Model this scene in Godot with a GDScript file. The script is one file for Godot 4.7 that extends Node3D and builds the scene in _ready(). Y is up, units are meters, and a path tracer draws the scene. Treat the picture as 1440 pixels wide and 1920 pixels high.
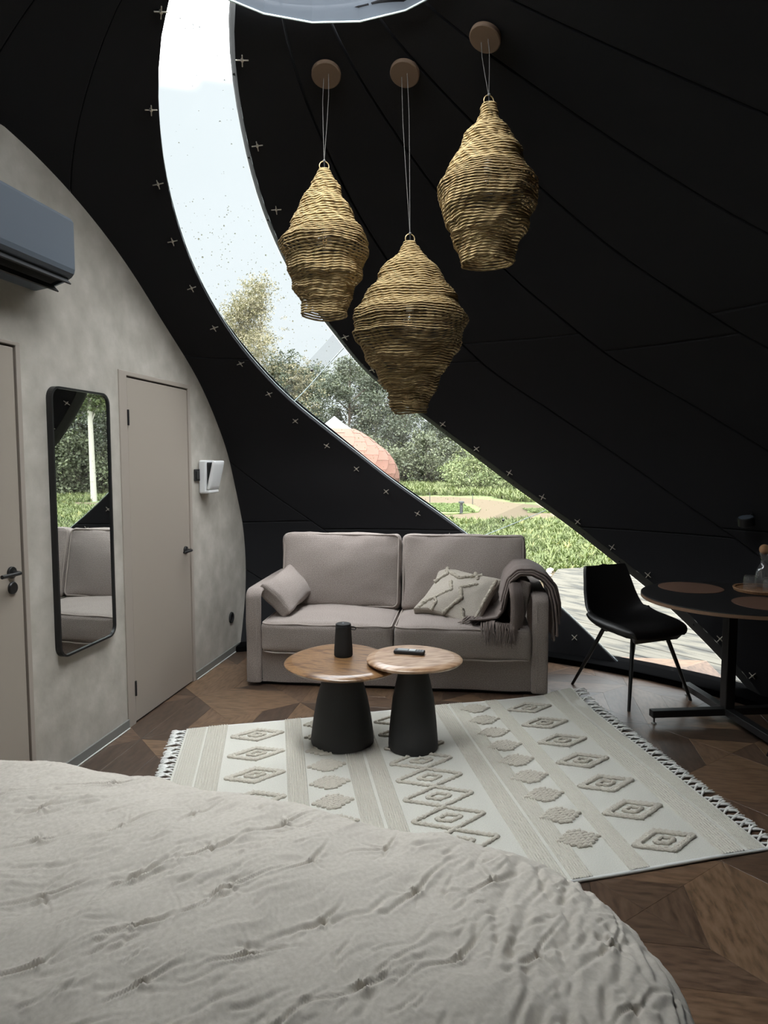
extends Node3D

# ---------------------------------------------------------------- the dome: radius by height, azimuths of the glazed strip by height (steps of 0.1 m)
const CX := -0.28
const CZ := -2.45
const GORE := 18.95
const RH := [3.23, 3.263, 3.295, 3.324, 3.348, 3.364, 3.37, 3.369, 3.361, 3.346, 3.322, 3.286, 3.242, 3.197, 3.153, 3.106, 3.049, 2.979, 2.899, 2.813, 2.719, 2.612, 2.486, 2.35, 2.216, 2.093, 1.969, 1.835, 1.689, 1.533, 1.36, 1.17, 0.968, 0.753, 0.525]
const WL := [39.1, 36.53, 34.05, 31.64, 29.23, 26.77, 24.29, 21.82, 19.34, 16.92, 14.59, 12.28, 9.88, 7.49, 5.17, 2.92, 0.6, -1.83, -4.36, -6.97, -9.53, -12.01, -14.53, -17.14, -19.7, -22.18, -24.68, -27.27, -29.98, -32.96, -36.36, -40.42, -45.57, -52.09, -59.51]
const GR := [54.89, 52.44, 49.98, 47.52, 45.06, 42.61, 40.12, 37.62, 35.19, 32.87, 30.53, 28.14, 25.77, 23.46, 21.19, 18.89, 16.5, 14.09, 11.66, 9.09, 6.33, 3.67, 1.4, -0.65, -2.91, -5.42, -7.91, -10.24, -12.6, -15.07, -17.76, -20.85, -24.74, -29.79, -35.78]
const PR := [56.31, 54.13, 51.94, 49.65, 47.24, 44.81, 42.36, 39.86, 37.38, 35.02, 32.71, 30.33, 27.92, 25.55, 23.22, 20.9, 18.51, 16.06, 13.61, 11.05, 8.25, 5.43, 2.96, 0.82, -1.42, -3.97, -6.54, -8.92, -11.3, -13.8, -16.49, -19.59, -23.48, -28.51, -34.44]
const HTOP := 3.385
const WALL_AT := Vector3(-1.44270549, 0, -4.0)
const WALL_D := Vector3(0.16970688, 0, -0.98549458)
const WALL_N := Vector3(0.98549458, 0, 0.16970688)

var rng := RandomNumberGenerator.new()
var M := {}
var taken := {}


# ---------------------------------------------------------------- mesh helpers
class MB:
	var v := PackedVector3Array()
	var n := PackedVector3Array()
	var uv := PackedVector2Array()
	var ix := PackedInt32Array()

	func tri(a: Vector3, b: Vector3, c: Vector3, out: Vector3, ua := Vector2.ZERO, ub := Vector2.ZERO, uc := Vector2.ZERO) -> void:
		var nn := (c - a).cross(b - a)
		if nn.length_squared() < 1e-16:
			return
		nn = nn.normalized()
		var at := v.size()
		if nn.dot(out) < 0.0:
			nn = -nn
			v.append_array([a, c, b])
			uv.append_array([ua, uc, ub])
		else:
			v.append_array([a, b, c])
			uv.append_array([ua, ub, uc])
		n.append_array([nn, nn, nn])
		ix.append_array([at, at + 1, at + 2])

	func quad(a: Vector3, b: Vector3, c: Vector3, d: Vector3, out: Vector3) -> void:
		var l := (b - a).length()
		var w := (d - a).length()
		tri(a, b, c, out, Vector2(0, 0), Vector2(l, 0), Vector2(l, w))
		tri(a, c, d, out, Vector2(0, 0), Vector2(l, w), Vector2(0, w))

	func add(m: ArrayMesh, t := Transform3D.IDENTITY) -> void:
		for s in m.get_surface_count():
			var a := m.surface_get_arrays(s)
			var at := v.size()
			var av: PackedVector3Array = a[Mesh.ARRAY_VERTEX]
			var an: PackedVector3Array = a[Mesh.ARRAY_NORMAL]
			var au: PackedVector2Array = a[Mesh.ARRAY_TEX_UV] if a[Mesh.ARRAY_TEX_UV] != null else PackedVector2Array()
			if au.size() != av.size():
				au = PackedVector2Array()
				au.resize(av.size())
			var ai: PackedInt32Array = a[Mesh.ARRAY_INDEX] if a[Mesh.ARRAY_INDEX] != null else PackedInt32Array(range(av.size()))
			v.append_array(t * av)
			var tn := Transform3D(t.basis.orthonormalized(), Vector3.ZERO)
			n.append_array(tn * an)
			uv.append_array(au)
			for k in ai:
				ix.append(k + at)

	func done() -> ArrayMesh:
		var a := []
		a.resize(Mesh.ARRAY_MAX)
		a[Mesh.ARRAY_VERTEX] = v
		a[Mesh.ARRAY_NORMAL] = n
		a[Mesh.ARRAY_TEX_UV] = uv
		a[Mesh.ARRAY_INDEX] = ix
		var m := ArrayMesh.new()
		m.add_surface_from_arrays(Mesh.PRIMITIVE_TRIANGLES, a)
		return m


# a grid of (nu+1) x (nv+1) points P (row-major in v); front normal is dv x du (or the reverse)
func net(P: PackedVector3Array, nu: int, nv: int, closed := false, flip := false, us := 1.0, vs := 1.0) -> ArrayMesh:
	var b := MB.new()
	var w := nu + 1
	b.v = P
	b.n.resize(P.size())
	b.uv.resize(P.size())
	for j in nv + 1:
		for i in w:
			var i0 := i - 1
			var i1 := i + 1
			if closed:
				if i0 < 0:
					i0 = nu - 1
				if i1 > nu:
					i1 = 1
			else:
				i0 = maxi(i0, 0)
				i1 = mini(i1, nu)
			var du := P[j * w + i1] - P[j * w + i0]
			var dv := P[mini(j + 1, nv) * w + i] - P[maxi(j - 1, 0) * w + i]
			var nn := dv.cross(du).normalized()
			b.n[j * w + i] = -nn if flip else nn
			b.uv[j * w + i] = Vector2(us * i / nu, vs * j / nv)
	for j in nv + 1:   # a pole takes the normal of the row beside it
		for i in w:
			if b.n[j * w + i].length_squared() < 0.5:
				b.n[j * w + i] = b.n[mini(j + 1, nv) * w + i] if j < nv and b.n[(j + 1) * w + i].length_squared() > 0.5 else b.n[maxi(j - 1, 0) * w + i]
	for j in nv:
		for i in nu:
			var p := j * w + i
			if flip:
				b.ix.append_array([p, p + w + 1, p + 1, p, p + w, p + w + 1])
			else:
				b.ix.append_array([p, p + 1, p + w + 1, p, p + w + 1, p + w])
	return b.done()


func grid(nu: int, nv: int, f: Callable, closed := false, flip := false, us := 1.0, vs := 1.0) -> ArrayMesh:
	var P := PackedVector3Array()
	P.resize((nu + 1) * (nv + 1))
	for j in nv + 1:
		for i in nu + 1:
			P[j * (nu + 1) + i] = f.call(float(i) / nu, float(j) / nv)
	return net(P, nu, nv, closed, flip, us, vs)


# a box with rounded edges
func rbox(size: Vector3, r: float, seg := 1, at := Vector3.ZERO) -> ArrayMesh:
	var h := size / 2
	r = minf(r, minf(h.x, minf(h.y, h.z)) * 0.999)
	var b := MB.new()
	for axis in 3:
		for s in [-1.0, 1.0]:
			var ua := (axis + 1) % 3
			var va := (axis + 2) % 3
			var cu := stops(h[ua], r, seg)
			var cv := stops(h[va], r, seg)
			var first := b.v.size()
			for q in cv:
				for p in cu:
					var P := Vector3.ZERO
					P[axis] = s * h[axis]
					P[ua] = p
					P[va] = q
					var inner := P.clamp(-h + Vector3.ONE * r, h - Vector3.ONE * r)
					var dir := (P - inner).normalized()
					b.v.append(inner + dir * r + at)
					b.n.append(dir)
					b.uv.append(Vector2(p, q))
			var w := cu.size()
			for j in cv.size() - 1:
				for i in w - 1:
					var k := first + j * w + i
					if s > 0:
						b.ix.append_array([k, k + w + 1, k + 1, k, k + w, k + w + 1])
					else:
						b.ix.append_array([k, k + 1, k + w + 1, k, k + w + 1, k + w])
	return b.done()


func stops(h: float, r: float, seg: int) -> PackedFloat32Array:
	var a := PackedFloat32Array()
	for k in seg + 1:
		a.append(-h + r - r * tan(PI / 4 * (seg - k) / seg))
	for k in seg + 1:
		a.append(h - r + r * tan(PI / 4 * k / seg))
	return a


# a soft cushion: a rounded box, finely divided, that bulges and wrinkles
func cushion(size: Vector3, r: float, bulge: Vector3, n: int, amp: float, sd: int, pinch := 0.0) -> ArrayMesh:
	var h := size / 2
	var nz := FastNoiseLite.new()
	nz.seed = sd
	nz.frequency = 2.2
	nz.fractal_octaves = 3
	var st := SurfaceTool.new()
	st.begin(Mesh.PRIMITIVE_TRIANGLES)
	for axis in 3:
		for s in [-1.0, 1.0]:
			var ua := (axis + 1) % 3
			var va := (axis + 2) % 3
			var P := PackedVector3Array()
			for j in n + 1:
				for i in n + 1:
					var q := Vector3.ZERO
					q[axis] = s
					q[ua] = sin((2.0 * i / n - 1.0) * PI / 2)
					q[va] = sin((2.0 * j / n - 1.0) * PI / 2)
					var p := q * h
					var inner := p.clamp(-h + Vector3.ONE * r, h - Vector3.ONE * r)
					var d := p - inner
					var pos := inner + d.normalized() * r if d.length() > 1e-6 else p
					for k in 3:
						var a := q[(k + 1) % 3]
						var c := q[(k + 2) % 3]
						pos[k] += q[k] * bulge[k] * (1 - a * a) * (1 - c * c)
						if pinch > 0.0 and k != 2:   # sides of a pillow curve in between its corners
							var o := q[1 - k]
							pos[k] -= q[k] * pinch * (1 - o * o)
					var e := Vector3(nz.get_noise_3dv(pos * 1.6), nz.get_noise_3dv(pos * 1.6 + Vector3(9, 3, 5)), nz.get_noise_3dv(pos * 1.6 + Vector3(-4, 7, 1)))
					P.append(pos + e * amp)
			for j in n:
				for i in n:
					var k := j * (n + 1) + i
					var t := [k, k + n + 2, k + 1, k, k + n + 1, k + n + 2] if s > 0 else [k, k + 1, k + n + 2, k, k + n + 2, k + n + 1]
					for x in t:
						st.add_vertex(P[x])
	st.generate_normals()
	return st.commit()


func tube(pts: Array, r, seg := 8, closed := false, caps := true) -> ArrayMesh:
	var n := pts.size()
	var P := PackedVector3Array()
	var rows := n + 1 if closed else n
	var t0: Vector3 = (pts[1] - pts[0]).normalized()
	var side := t0.cross(Vector3.UP if absf(t0.y) < 0.9 else Vector3.RIGHT).normalized()
	var up := side.cross(t0)
	for k in rows:
		var c: Vector3 = pts[k % n]
		var a: Vector3 = pts[(k + 1) % n] if closed or k < n - 1 else pts[n - 1]
		var z: Vector3 = pts[(k - 1 + n) % n] if closed or k > 0 else pts[0]
		var t := (a - z).normalized()
		side = (side - t * side.dot(t)).normalized()
		up = side.cross(t)
		var rad: float = r if r is float else r[k % n]
		for s in seg + 1:
			var g := TAU * s / seg
			P.append(c + (side * cos(g) + up * sin(g)) * rad)
	var len := 0.0
	for k in n - 1:
		len += (pts[k + 1] as Vector3).distance_to(pts[k])
	var m := net(P, seg, rows - 1, true, false, 1.0, len)
	if closed or not caps:
		return m
	var b := MB.new()
	b.add(m)
	for e in [0, rows - 1]:
		var c: Vector3 = pts[e]
		var out: Vector3 = (pts[0] - pts[1]) if e == 0 else (pts[n - 1] - pts[n - 2])
		for s in seg:
			b.tri(c, P[e * (seg + 1) + s], P[e * (seg + 1) + s + 1], out)
	return b.done()


# a profile of (radius, height) turned about y; sharp corners stay sharp
func lathe(prof: Array, seg := 32, out_turn := 1.0) -> ArrayMesh:
	var b := MB.new()
	var turn := 0.0
	for k in prof.size() - 1:
		turn += (prof[k] as Vector2).cross(prof[k + 1])
	turn += Vector2(0, prof[prof.size() - 1].y).cross(Vector2(0, prof[0].y))
	var part := [prof[0]]
	for k in range(1, prof.size()):
		part.append(prof[k])
		var sharp := k == prof.size() - 1
		if not sharp:
			var p: Vector2 = prof[k] - prof[k - 1]
			var q: Vector2 = prof[k + 1] - prof[k]
			sharp = absf(p.angle_to(q)) > 0.6
		if sharp:
			var P := PackedVector3Array()
			for e in part:
				for s in seg + 1:
					var a := TAU * s / seg
					P.append(Vector3(e.x * sin(a), e.y, e.x * cos(a)))
			var m := net(P, seg, part.size() - 1, true, turn * out_turn > 0)
			b.add(m)
			part = [prof[k]]
	return b.done()


func ring_of(r: float, thick: float, seg := 40, sec := 10) -> ArrayMesh:
	var pts := []
	for k in seg:
		var a := TAU * k / seg
		pts.append(Vector3(r * cos(a), r * sin(a), 0))
	return tube(pts, thick, sec, true)


# a flat polygon (x, z) made into a slab with a chamfered upper edge
func slab(poly: PackedVector2Array, y0: float, y1: float, ch := 0.0, grain := Vector2(1, 0), loose := true) -> ArrayMesh:
	var b := MB.new()
	var n := poly.size()
	var mid := Vector2.ZERO
	for p in poly:
		mid += p / n
	var g := grain.normalized()
	var off := Vector2(fposmod(mid.x * 7.3 + mid.y * 3.1, 5.0), fposmod(mid.x * 2.7 - mid.y * 5.3, 5.0)) if loose else Vector2.ZERO
	var tuv := func(p: Vector2) -> Vector2: return Vector2(p.dot(g), p.dot(g.orthogonal())) + off
	var inner := PackedVector2Array()
	var area := 0.0
	for k in n:
		area += poly[k].cross(poly[(k + 1) % n])
	for k in n:
		var e0 := (poly[k] - poly[(k + n - 1) % n]).normalized().orthogonal() * signf(area)
		var e1 := (poly[(k + 1) % n] - poly[k]).normalized().orthogonal() * signf(area)
		var m := (e0 + e1) / maxf(0.3, 1.0 + e0.dot(e1))
		var probe := poly[k] + m * ch
		var alt := poly[k] - m * ch
		inner.append(probe if probe.distance_to(mid) < alt.distance_to(mid) else alt)
	var tr := Geometry2D.triangulate_polygon(inner)
	for k in range(0, tr.size(), 3):
		var p := [inner[tr[k]], inner[tr[k + 1]], inner[tr[k + 2]]]
		b.tri(Vector3(p[0].x, y1, p[0].y), Vector3(p[1].x, y1, p[1].y), Vector3(p[2].x, y1, p[2].y), Vector3.UP, tuv.call(p[0]), tuv.call(p[1]), tuv.call(p[2]))
	for k in n:
		var a := poly[k]
		var c := poly[(k + 1) % n]
		var ia := inner[k]
		var ic := inner[(k + 1) % n]
		var o := (c - a).orthogonal().normalized()
		if o.dot((a + c) / 2 - mid) < 0:
			o = -o
		var out := Vector3(o.x, 0, o.y)
		var ym := y1 - ch
		if ch > 0:
			b.tri(Vector3(ia.x, y1, ia.y), Vector3(ic.x, y1, ic.y), Vector3(c.x, ym, c.y), out + Vector3.UP, tuv.call(ia), tuv.call(ic), tuv.call(c))
			b.tri(Vector3(ia.x, y1, ia.y), Vector3(c.x, ym, c.y), Vector3(a.x, ym, a.y), out + Vector3.UP, tuv.call(ia), tuv.call(c), tuv.call(a))
		b.tri(Vector3(a.x, ym, a.y), Vector3(c.x, ym, c.y), Vector3(c.x, y0, c.y), out, tuv.call(a), tuv.call(c), tuv.call(c))
		b.tri(Vector3(a.x, ym, a.y), Vector3(c.x, y0, c.y), Vector3(a.x, y0, a.y), out, tuv.call(a), tuv.call(c), tuv.call(a))
	return b.done()


# an outline (x, y) extruded along z from z0 to z1
func extrude(poly: PackedVector2Array, z0: float, z1: float) -> ArrayMesh:
	var b := MB.new()
	var tr := Geometry2D.triangulate_polygon(poly)
	for k in range(0, tr.size(), 3):
		for z in [z0, z1]:
			var p := []
			for q in 3:
				var e := poly[tr[k + q]]
				p.append(Vector3(e.x, e.y, z))
			b.tri(p[0], p[1], p[2], Vector3(0, 0, -1 if z == minf(z0, z1) else 1), Vector2(p[0].x, p[0].y), Vector2(p[1].x, p[1].y), Vector2(p[2].x, p[2].y))
	var cw := Geometry2D.is_polygon_clockwise(poly)
	for k in poly.size():
		var a := poly[k]
		var c := poly[(k + 1) % poly.size()]
		var o := (c - a).orthogonal()
		o = -o if cw else o
		# Godot's is_polygon_clockwise counts y down
		var out := Vector3(o.x, o.y, 0)
		var m2 := (a + c) / 2 + o.normalized() * 0.0005
		if Geometry2D.is_point_in_polygon(m2, poly):
			out = -out
		b.quad(Vector3(a.x, a.y, z0), Vector3(c.x, c.y, z0), Vector3(c.x, c.y, z1), Vector3(a.x, a.y, z1), out)
	return b.done()


func round_rect(x0: float, y0: float, x1: float, y1: float, r: float, seg := 8) -> PackedVector2Array:
	var p := PackedVector2Array()
	for c in [[x1 - r, y1 - r, 0], [x0 + r, y1 - r, 1], [x0 + r, y0 + r, 2], [x1 - r, y0 + r, 3]]:
		for k in seg + 1:
			var a: float = (c[2] + float(k) / seg) * PI / 2
			p.append(Vector2(c[0] + r * cos(a), c[1] + r * sin(a)))
	return p


func joined(list: Array) -> ArrayMesh:
	var b := MB.new()
	for e in list:
		if e is Array:
			b.add(e[0], e[1])
		else:
			b.add(e)
	return b.done()


# ---------------------------------------------------------------- scene helpers
func numbered(called: String) -> String:
	var k: int = taken.get(called, 0)
	taken[called] = k + 1
	return called if k == 0 else "%s_%03d" % [called, k]


func tag(o: Node, label: String, category: String, group := "", kind := "") -> void:
	o.set_meta("label", label)
	o.set_meta("category", category)
	if group:
		o.set_meta("group", group)
	if kind:
		o.set_meta("kind", kind)


func thing(called: String, label: String, category: String, t := Transform3D.IDENTITY, group := "", kind := "") -> Node3D:
	var o := Node3D.new()
	o.name = numbered(called)
	add_child(o, true)
	o.transform = t
	tag(o, label, category, group, kind)
	return o


func part(parent: Node, called: String, mesh: Mesh, mat: Material, t := Transform3D.IDENTITY, label := "") -> MeshInstance3D:
	var o := MeshInstance3D.new()
	o.mesh = mesh
	o.material_override = mat
	o.transform = t
	var k := 0
	var nm := called
	while parent.has_node(nm):
		k += 1
		nm = "%s_%03d" % [called, k]
	o.name = nm
	parent.add_child(o, true)
	if label:
		o.set_meta("label", label)
	return o


var counts := {}

func many(parent: Node, called: String, mesh: Mesh, mat: Material, t := Transform3D.IDENTITY) -> MeshInstance3D:   # as part(), for long runs of alike pieces
	var key := "%d/%s" % [parent.get_instance_id(), called]
	var k: int = counts.get(key, 0)
	counts[key] = k + 1
	var o := MeshInstance3D.new()
	o.mesh = mesh
	o.material_override = mat
	o.transform = t
	o.name = called if k == 0 else "%s_%03d" % [called, k]
	parent.add_child(o, true)
	return o


func whole(called: String, label: String, category: String, mesh: Mesh, mat: Material, t := Transform3D.IDENTITY, group := "", kind := "") -> MeshInstance3D:
	var o := MeshInstance3D.new()
	o.mesh = mesh
	o.material_override = mat
	o.transform = t
	o.name = numbered(called)
	add_child(o, true)
	tag(o, label, category, group, kind)
	return o


func scatter(called: String, mesh: Mesh, mat: Material, where: Array, tints: Array) -> MultiMeshInstance3D:
	var mm := MultiMesh.new()
	mm.transform_format = MultiMesh.TRANSFORM_3D
	mm.use_colors = not tints.is_empty()
	mm.mesh = mesh
	mm.instance_count = where.size()
	for k in where.size():
		mm.set_instance_transform(k, where[k])
		if mm.use_colors:
			mm.set_instance_color(k, tints[k])
	var o := MultiMeshInstance3D.new()
	o.multimesh = mm
	o.material_override = mat
	o.name = called
	o.set_meta("kind", "stuff")
	return o


func at(x: float, y: float, z: float) -> Transform3D:
	return Transform3D(Basis.IDENTITY, Vector3(x, y, z))


func turned(x: float, y: float, z: float, deg: float) -> Transform3D:
	return Transform3D(Basis(Vector3.UP, deg_to_rad(deg)), Vector3(x, y, z))


func tb(t: Array, h: float) -> float:
	var x := clampf(h * 10.0, 0.0, 33.9999)
	var k := int(x)
	var f := x - k
	return cubic_interpolate(t[k], t[k + 1], t[k - 1] if k > 0 else 2.0 * t[k] - t[k + 1], t[mini(k + 2, 34)] if k < 33 else 2.0 * t[34] - t[33], f)


func dome(h: float, az: float, off := 0.0) -> Vector3:
	var r := tb(RH, h)
	var hm := clampf(h, 0.05, 3.3)
	var s := (tb(RH, hm + 0.05) - tb(RH, hm - 0.05)) / 0.1
	var nn := Vector2(1, -s).normalized()
	r += off * nn.x
	var a := deg_to_rad(az)
	return Vector3(CX + r * sin(a), h + off * nn.y, CZ - r * cos(a))


func dome_normal(h: float, az: float) -> Vector3:   # outwards
	return (dome(h, az, 0.1) - dome(h, az, 0.0)).normalized()


# ---------------------------------------------------------------- materials
func noise_tex(sd: int, freq: float, ramp: Array, size := 512, octaves := 4, kind := FastNoiseLite.TYPE_SIMPLEX_SMOOTH) -> NoiseTexture2D:
	var nz := FastNoiseLite.new()
	nz.seed = sd
	nz.noise_type = kind
	nz.frequency = freq
	nz.fractal_octaves = octaves
	var t := NoiseTexture2D.new()
	t.width = size
	t.height = size
	t.seamless = true
	t.noise = nz
	if ramp.size():
		var g := Gradient.new()
		var o := PackedFloat32Array()
		var c := PackedColorArray()
		for e in ramp:
			o.append(e[0])
			c.append(e[1])
		g.offsets = o
		g.colors = c
		t.color_ramp = g
	return t


func mat(called: String, c: Color, rough := 0.8, metal := 0.0) -> StandardMaterial3D:
	var m := StandardMaterial3D.new()
	m.resource_name = called
	m.albedo_color = c
	m.roughness = rough
	m.metallic = metal
	M[called] = m
	return m


func c8(r: int, g: int, b: int) -> Color:
	return Color(r / 255.0, g / 255.0, b / 255.0)


func tri(m: StandardMaterial3D, scale: float, tex: Texture2D = null, bump: Texture2D = null, depth := 0.0) -> StandardMaterial3D:
	m.uv1_triplanar = true
	m.uv1_scale = Vector3.ONE * scale
	if tex:
		m.albedo_texture = tex
	if bump:
		m.heightmap_enabled = true
		m.heightmap_texture = bump
		m.heightmap_scale = depth
	return m


func weave_image(n: int, threads: int, sd: int) -> ImageTexture:
	var im := Image.create(n, n, false, Image.FORMAT_RGB8)
	var r := RandomNumberGenerator.new()
	r.seed = sd
	var row := PackedFloat32Array()
	var col := PackedFloat32Array()
	for k in threads:
		row.append(r.randf_range(0.75, 1.0))
		col.append(r.randf_range(0.75, 1.0))
	for y in n:
		for x in n:
			var fx := float(x) / n * threads
			var fy := float(y) / n * threads
			var ix := int(fx)
			var iy := int(fy)
			var over := (ix + iy) % 2 == 0
			var a := sin((fx - ix) * PI)
			var b := sin((fy - iy) * PI)
			var hgt := (a * (0.6 + 0.4 * b) * col[ix]) if over else (b * (0.6 + 0.4 * a) * row[iy])
			hgt *= r.randf_range(0.9, 1.0)
			im.set_pixel(x, y, Color(hgt, hgt, hgt))
	return ImageTexture.create_from_image(im)


func braid_image() -> ImageTexture:
	var im := Image.create(128, 64, false, Image.FORMAT_RGB8)
	for y in 64:
		for x in 128:
			var u := x / 128.0 * 16.0
			var v := y / 64.0
			var h := absf(sin((u * 0.5 + (v * 2.0 if v < 0.5 else 2.0 - v * 2.0) * 0.6) * PI * 2.0))
			im.set_pixel(x, y, Color(h, h, h))
	return ImageTexture.create_from_image(im)


func materials() -> void:
	var fine := noise_tex(3, 0.03, [], 512, 5)
	var crinkle := noise_tex(12, 0.03, [], 512, 5)
	var weave := weave_image(256, 32, 4)
	M.weave = weave
	var m: StandardMaterial3D
	# walls
	m = mat("plaster", Color.WHITE, 0.85)
	tri(m, 0.8, noise_tex(21, 0.006, [[0.1, c8(165, 159, 149)], [0.45, c8(174, 168, 158)], [0.65, c8(179, 173, 163)], [0.9, c8(187, 181, 172)]], 1024, 8), fine, 0.12)
	mat("door_paint", c8(160, 150, 139), 0.5)
	mat("frame_paint", c8(160, 150, 140), 0.55)
	mat("gap_dark", c8(58, 48, 42), 0.8)
	mat("black_metal", c8(24, 24, 25), 0.42)
	mat("black_matt", c8(26, 26, 26), 0.75)
	m = mat("plinth_black", c8(10, 10, 11), 1.0)
	m.metallic_specular = 0.1
	mat("alu", c8(128, 128, 124), 0.45, 0.2)
	mat("caulk", c8(205, 205, 200), 0.6)
	mat("white_plastic", c8(214, 214, 214), 0.4)
	mat("slate_plastic", c8(86, 94, 104), 0.45)
	mat("dark_plastic", c8(30, 31, 33), 0.5)
	mat("vent_black", c8(10, 10, 11), 0.7)
	mat("mirror_glass", c8(222, 226, 224), 0.0, 1.0)
	# dome
	m = mat("black_fabric", c8(37, 37, 39), 0.95)
	m.metallic_specular = 0.25
	tri(m, 9.0, null, weave, 0.05)
	mat("shell", c8(90, 60, 50), 0.9)
	mat("shell_black", c8(5, 5, 5), 0.95)
	mat("jamb", c8(27, 26, 26), 0.9)
	mat("steel_pin", c8(190, 184, 172), 0.35, 0.6)
	m = mat("pane", Color(0.02, 0.02, 0.02, 0.4), 0.02)
	m.transparency = BaseMaterial3D.TRANSPARENCY_ALPHA
	m = mat("clear_pane", Color(0.9, 0.95, 0.95, 0.03), 0.02)
	m.transparency = BaseMaterial3D.TRANSPARENCY_ALPHA
	m = mat("overlap", Color(0.5, 0.54, 0.52, 0.2), 0.3)
	m.transparency = BaseMaterial3D.TRANSPARENCY_ALPHA
	m = mat("flange", Color(0.5, 0.53, 0.57, 0.62), 0.3)
	m.transparency = BaseMaterial3D.TRANSPARENCY_ALPHA
	m = mat("acrylic_edge", c8(190, 204, 204), 0.2)
	m = mat("water", Color(1, 1, 1, 0.0), 0.0)
	m.refraction_enabled = true
	m.refraction_scale = 0.033
	m = mat("glass", Color(0.65, 0.65, 0.65, 0.09), 0.0)
	m.transparency = BaseMaterial3D.TRANSPARENCY_ALPHA
	# floor
	var grain := noise_tex(31, 0.02, [], 512, 5)
	var tones := [[c8(100, 77, 59), c8(115, 91, 71)], [c8(80, 62, 49), c8(92, 73, 58)], [c8(66, 52, 42), c8(77, 61, 50)], [c8(106, 83, 63), c8(120, 95, 74)], [c8(88, 68, 54), c8(102, 81, 65)]]
	for k in tones.size():
		m = mat("oak_%d" % k, Color.WHITE, 0.3)
		m.metallic_specular = 0.85
		m.albedo_texture = noise_tex(40 + k, 0.02, [[0.1, tones[k][0].darkened(0.2)], [0.35, tones[k][0]], [0.65, tones[k][1]], [0.9, tones[k][1].lightened(0.04)]], 512, 6)
		m.uv1_scale = Vector3(0.8, 3.2, 1)
		m.heightmap_enabled = true
		m.heightmap_texture = grain
		m.heightmap_scale = 0.02
	mat("floor_base", c8(40, 30, 24), 0.8)
	# textiles
	m = mat("sofa_fabric", Color.WHITE, 0.95)
	m.rim_enabled = true
	m.rim = 0.25
	tri(m, 4.0, noise_tex(50, 0.06, [[0.25, c8(132, 121, 115)], [0.5, c8(147, 136, 130)], [0.75, c8(161, 150, 144)]], 512, 6), weave, 0.12)
	m = mat("sofa_piping", c8(158, 147, 140), 0.9)
	m = mat("pillow_linen", Color.WHITE, 0.95)
	tri(m, 5.0, noise_tex(51, 0.05, [[0.2, c8(158, 150, 139)], [0.8, c8(182, 174, 163)]]), weave, 0.12)
	m = mat("tuft_wool", Color.WHITE, 1.0)
	tri(m, 8.0, noise_tex(52, 0.09, [[0.2, c8(150, 142, 128)], [0.8, c8(196, 188, 174)]]), fine, 0.5)
	m = mat("throw_wool", Color.WHITE, 1.0)
	m.rim_enabled = true
	m.rim = 0.3
	tri(m, 5.0, noise_tex(53, 0.08, [[0.2, c8(104, 92, 87)], [0.8, c8(132, 119, 113)]]), weave, 0.15)
	m = mat("quilt_linen", Color.WHITE, 0.95)
	m.rim_enabled = true
	m.rim = 0.2
	tri(m, 2.6, noise_tex(54, 0.05, [[0.2, c8(193, 186, 175)], [0.5, c8(199, 192, 181)], [0.8, c8(205, 198, 188)]], 512, 5), crinkle, 0.05)
	m = mat("mattress_white", c8(225, 222, 215), 0.9)
	m = mat("rug_ground", Color.WHITE, 1.0)
	tri(m, 3.0, noise_tex(55, 0.12, [[0.2, c8(202, 200, 190)], [0.8, c8(218, 216, 207)]]), noise_tex(56, 0.2, [], 512, 3), 0.25)
	m = mat("rug_band", Color.WHITE, 1.0)
	tri(m, 7.0, noise_tex(57, 0.08, [[0.2, c8(176, 171, 158)], [0.5, c8(196, 192, 180)], [0.8, c8(212, 208, 198)]], 512, 4), fine, 0.4)
	m = mat("rug_pile", Color.WHITE, 1.0)
	tri(m, 7.0, noise_tex(58, 0.08, [[0.2, c8(188, 181, 167)], [0.8, c8(212, 206, 194)]]), fine, 0.4)
	mat("tassel_cotton", c8(222, 222, 218), 1.0)
	# rope
	m = mat("rope", Color.WHITE, 0.9)
	m.albedo_texture = noise_tex(60, 0.03, [[0.15, c8(112, 92, 60)], [0.5, c8(164, 140, 96)], [0.85, c8(204, 180, 134)]], 512, 5)
	m.uv1_scale = Vector3(0.5, 1.2, 1)
	m.heightmap_enabled = true
	m.heightmap_texture = braid_image()
	m.heightmap_scale = 0.5
	m.backlight_enabled = true
	m.backlight = Color(0.3, 0.25, 0.15)
	mat("canopy_wood", c8(104, 84, 68), 0.7)
	mat("cord", c8(92, 90, 86), 0.7)
	mat("brass_ring", c8(186, 160, 118), 0.4, 0.4)
	mat("bulb_cap", c8(200, 190, 168), 0.35, 0.5)
	mat("filament", c8(226, 178, 104), 0.5)
	# tables
	m = mat("acacia", Color.WHITE, 0.3)
	m.albedo_texture = noise_tex(70, 0.014, [[0.1, c8(84, 54, 32)], [0.32, c8(118, 86, 57)], [0.55, c8(148, 112, 76)], [0.75, c8(130, 97, 64)], [0.95, c8(160, 126, 90)]], 512, 5)
	m.uv1_scale = Vector3(0.9, 3.6, 1)
	m.clearcoat_enabled = true
	m.clearcoat = 0.5
	m.clearcoat_roughness = 0.25
	m = mat("acacia_light", Color.WHITE, 0.32)
	m.albedo_texture = noise_tex(71, 0.014, [[0.1, c8(140, 102, 72)], [0.5, c8(180, 146, 116)], [0.9, c8(198, 168, 140)]], 512, 5)
	m.uv1_scale = Vector3(0.9, 3.6, 1)
	m.clearcoat_enabled = true
	m.clearcoat = 0.5
	m.clearcoat_roughness = 0.25
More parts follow.
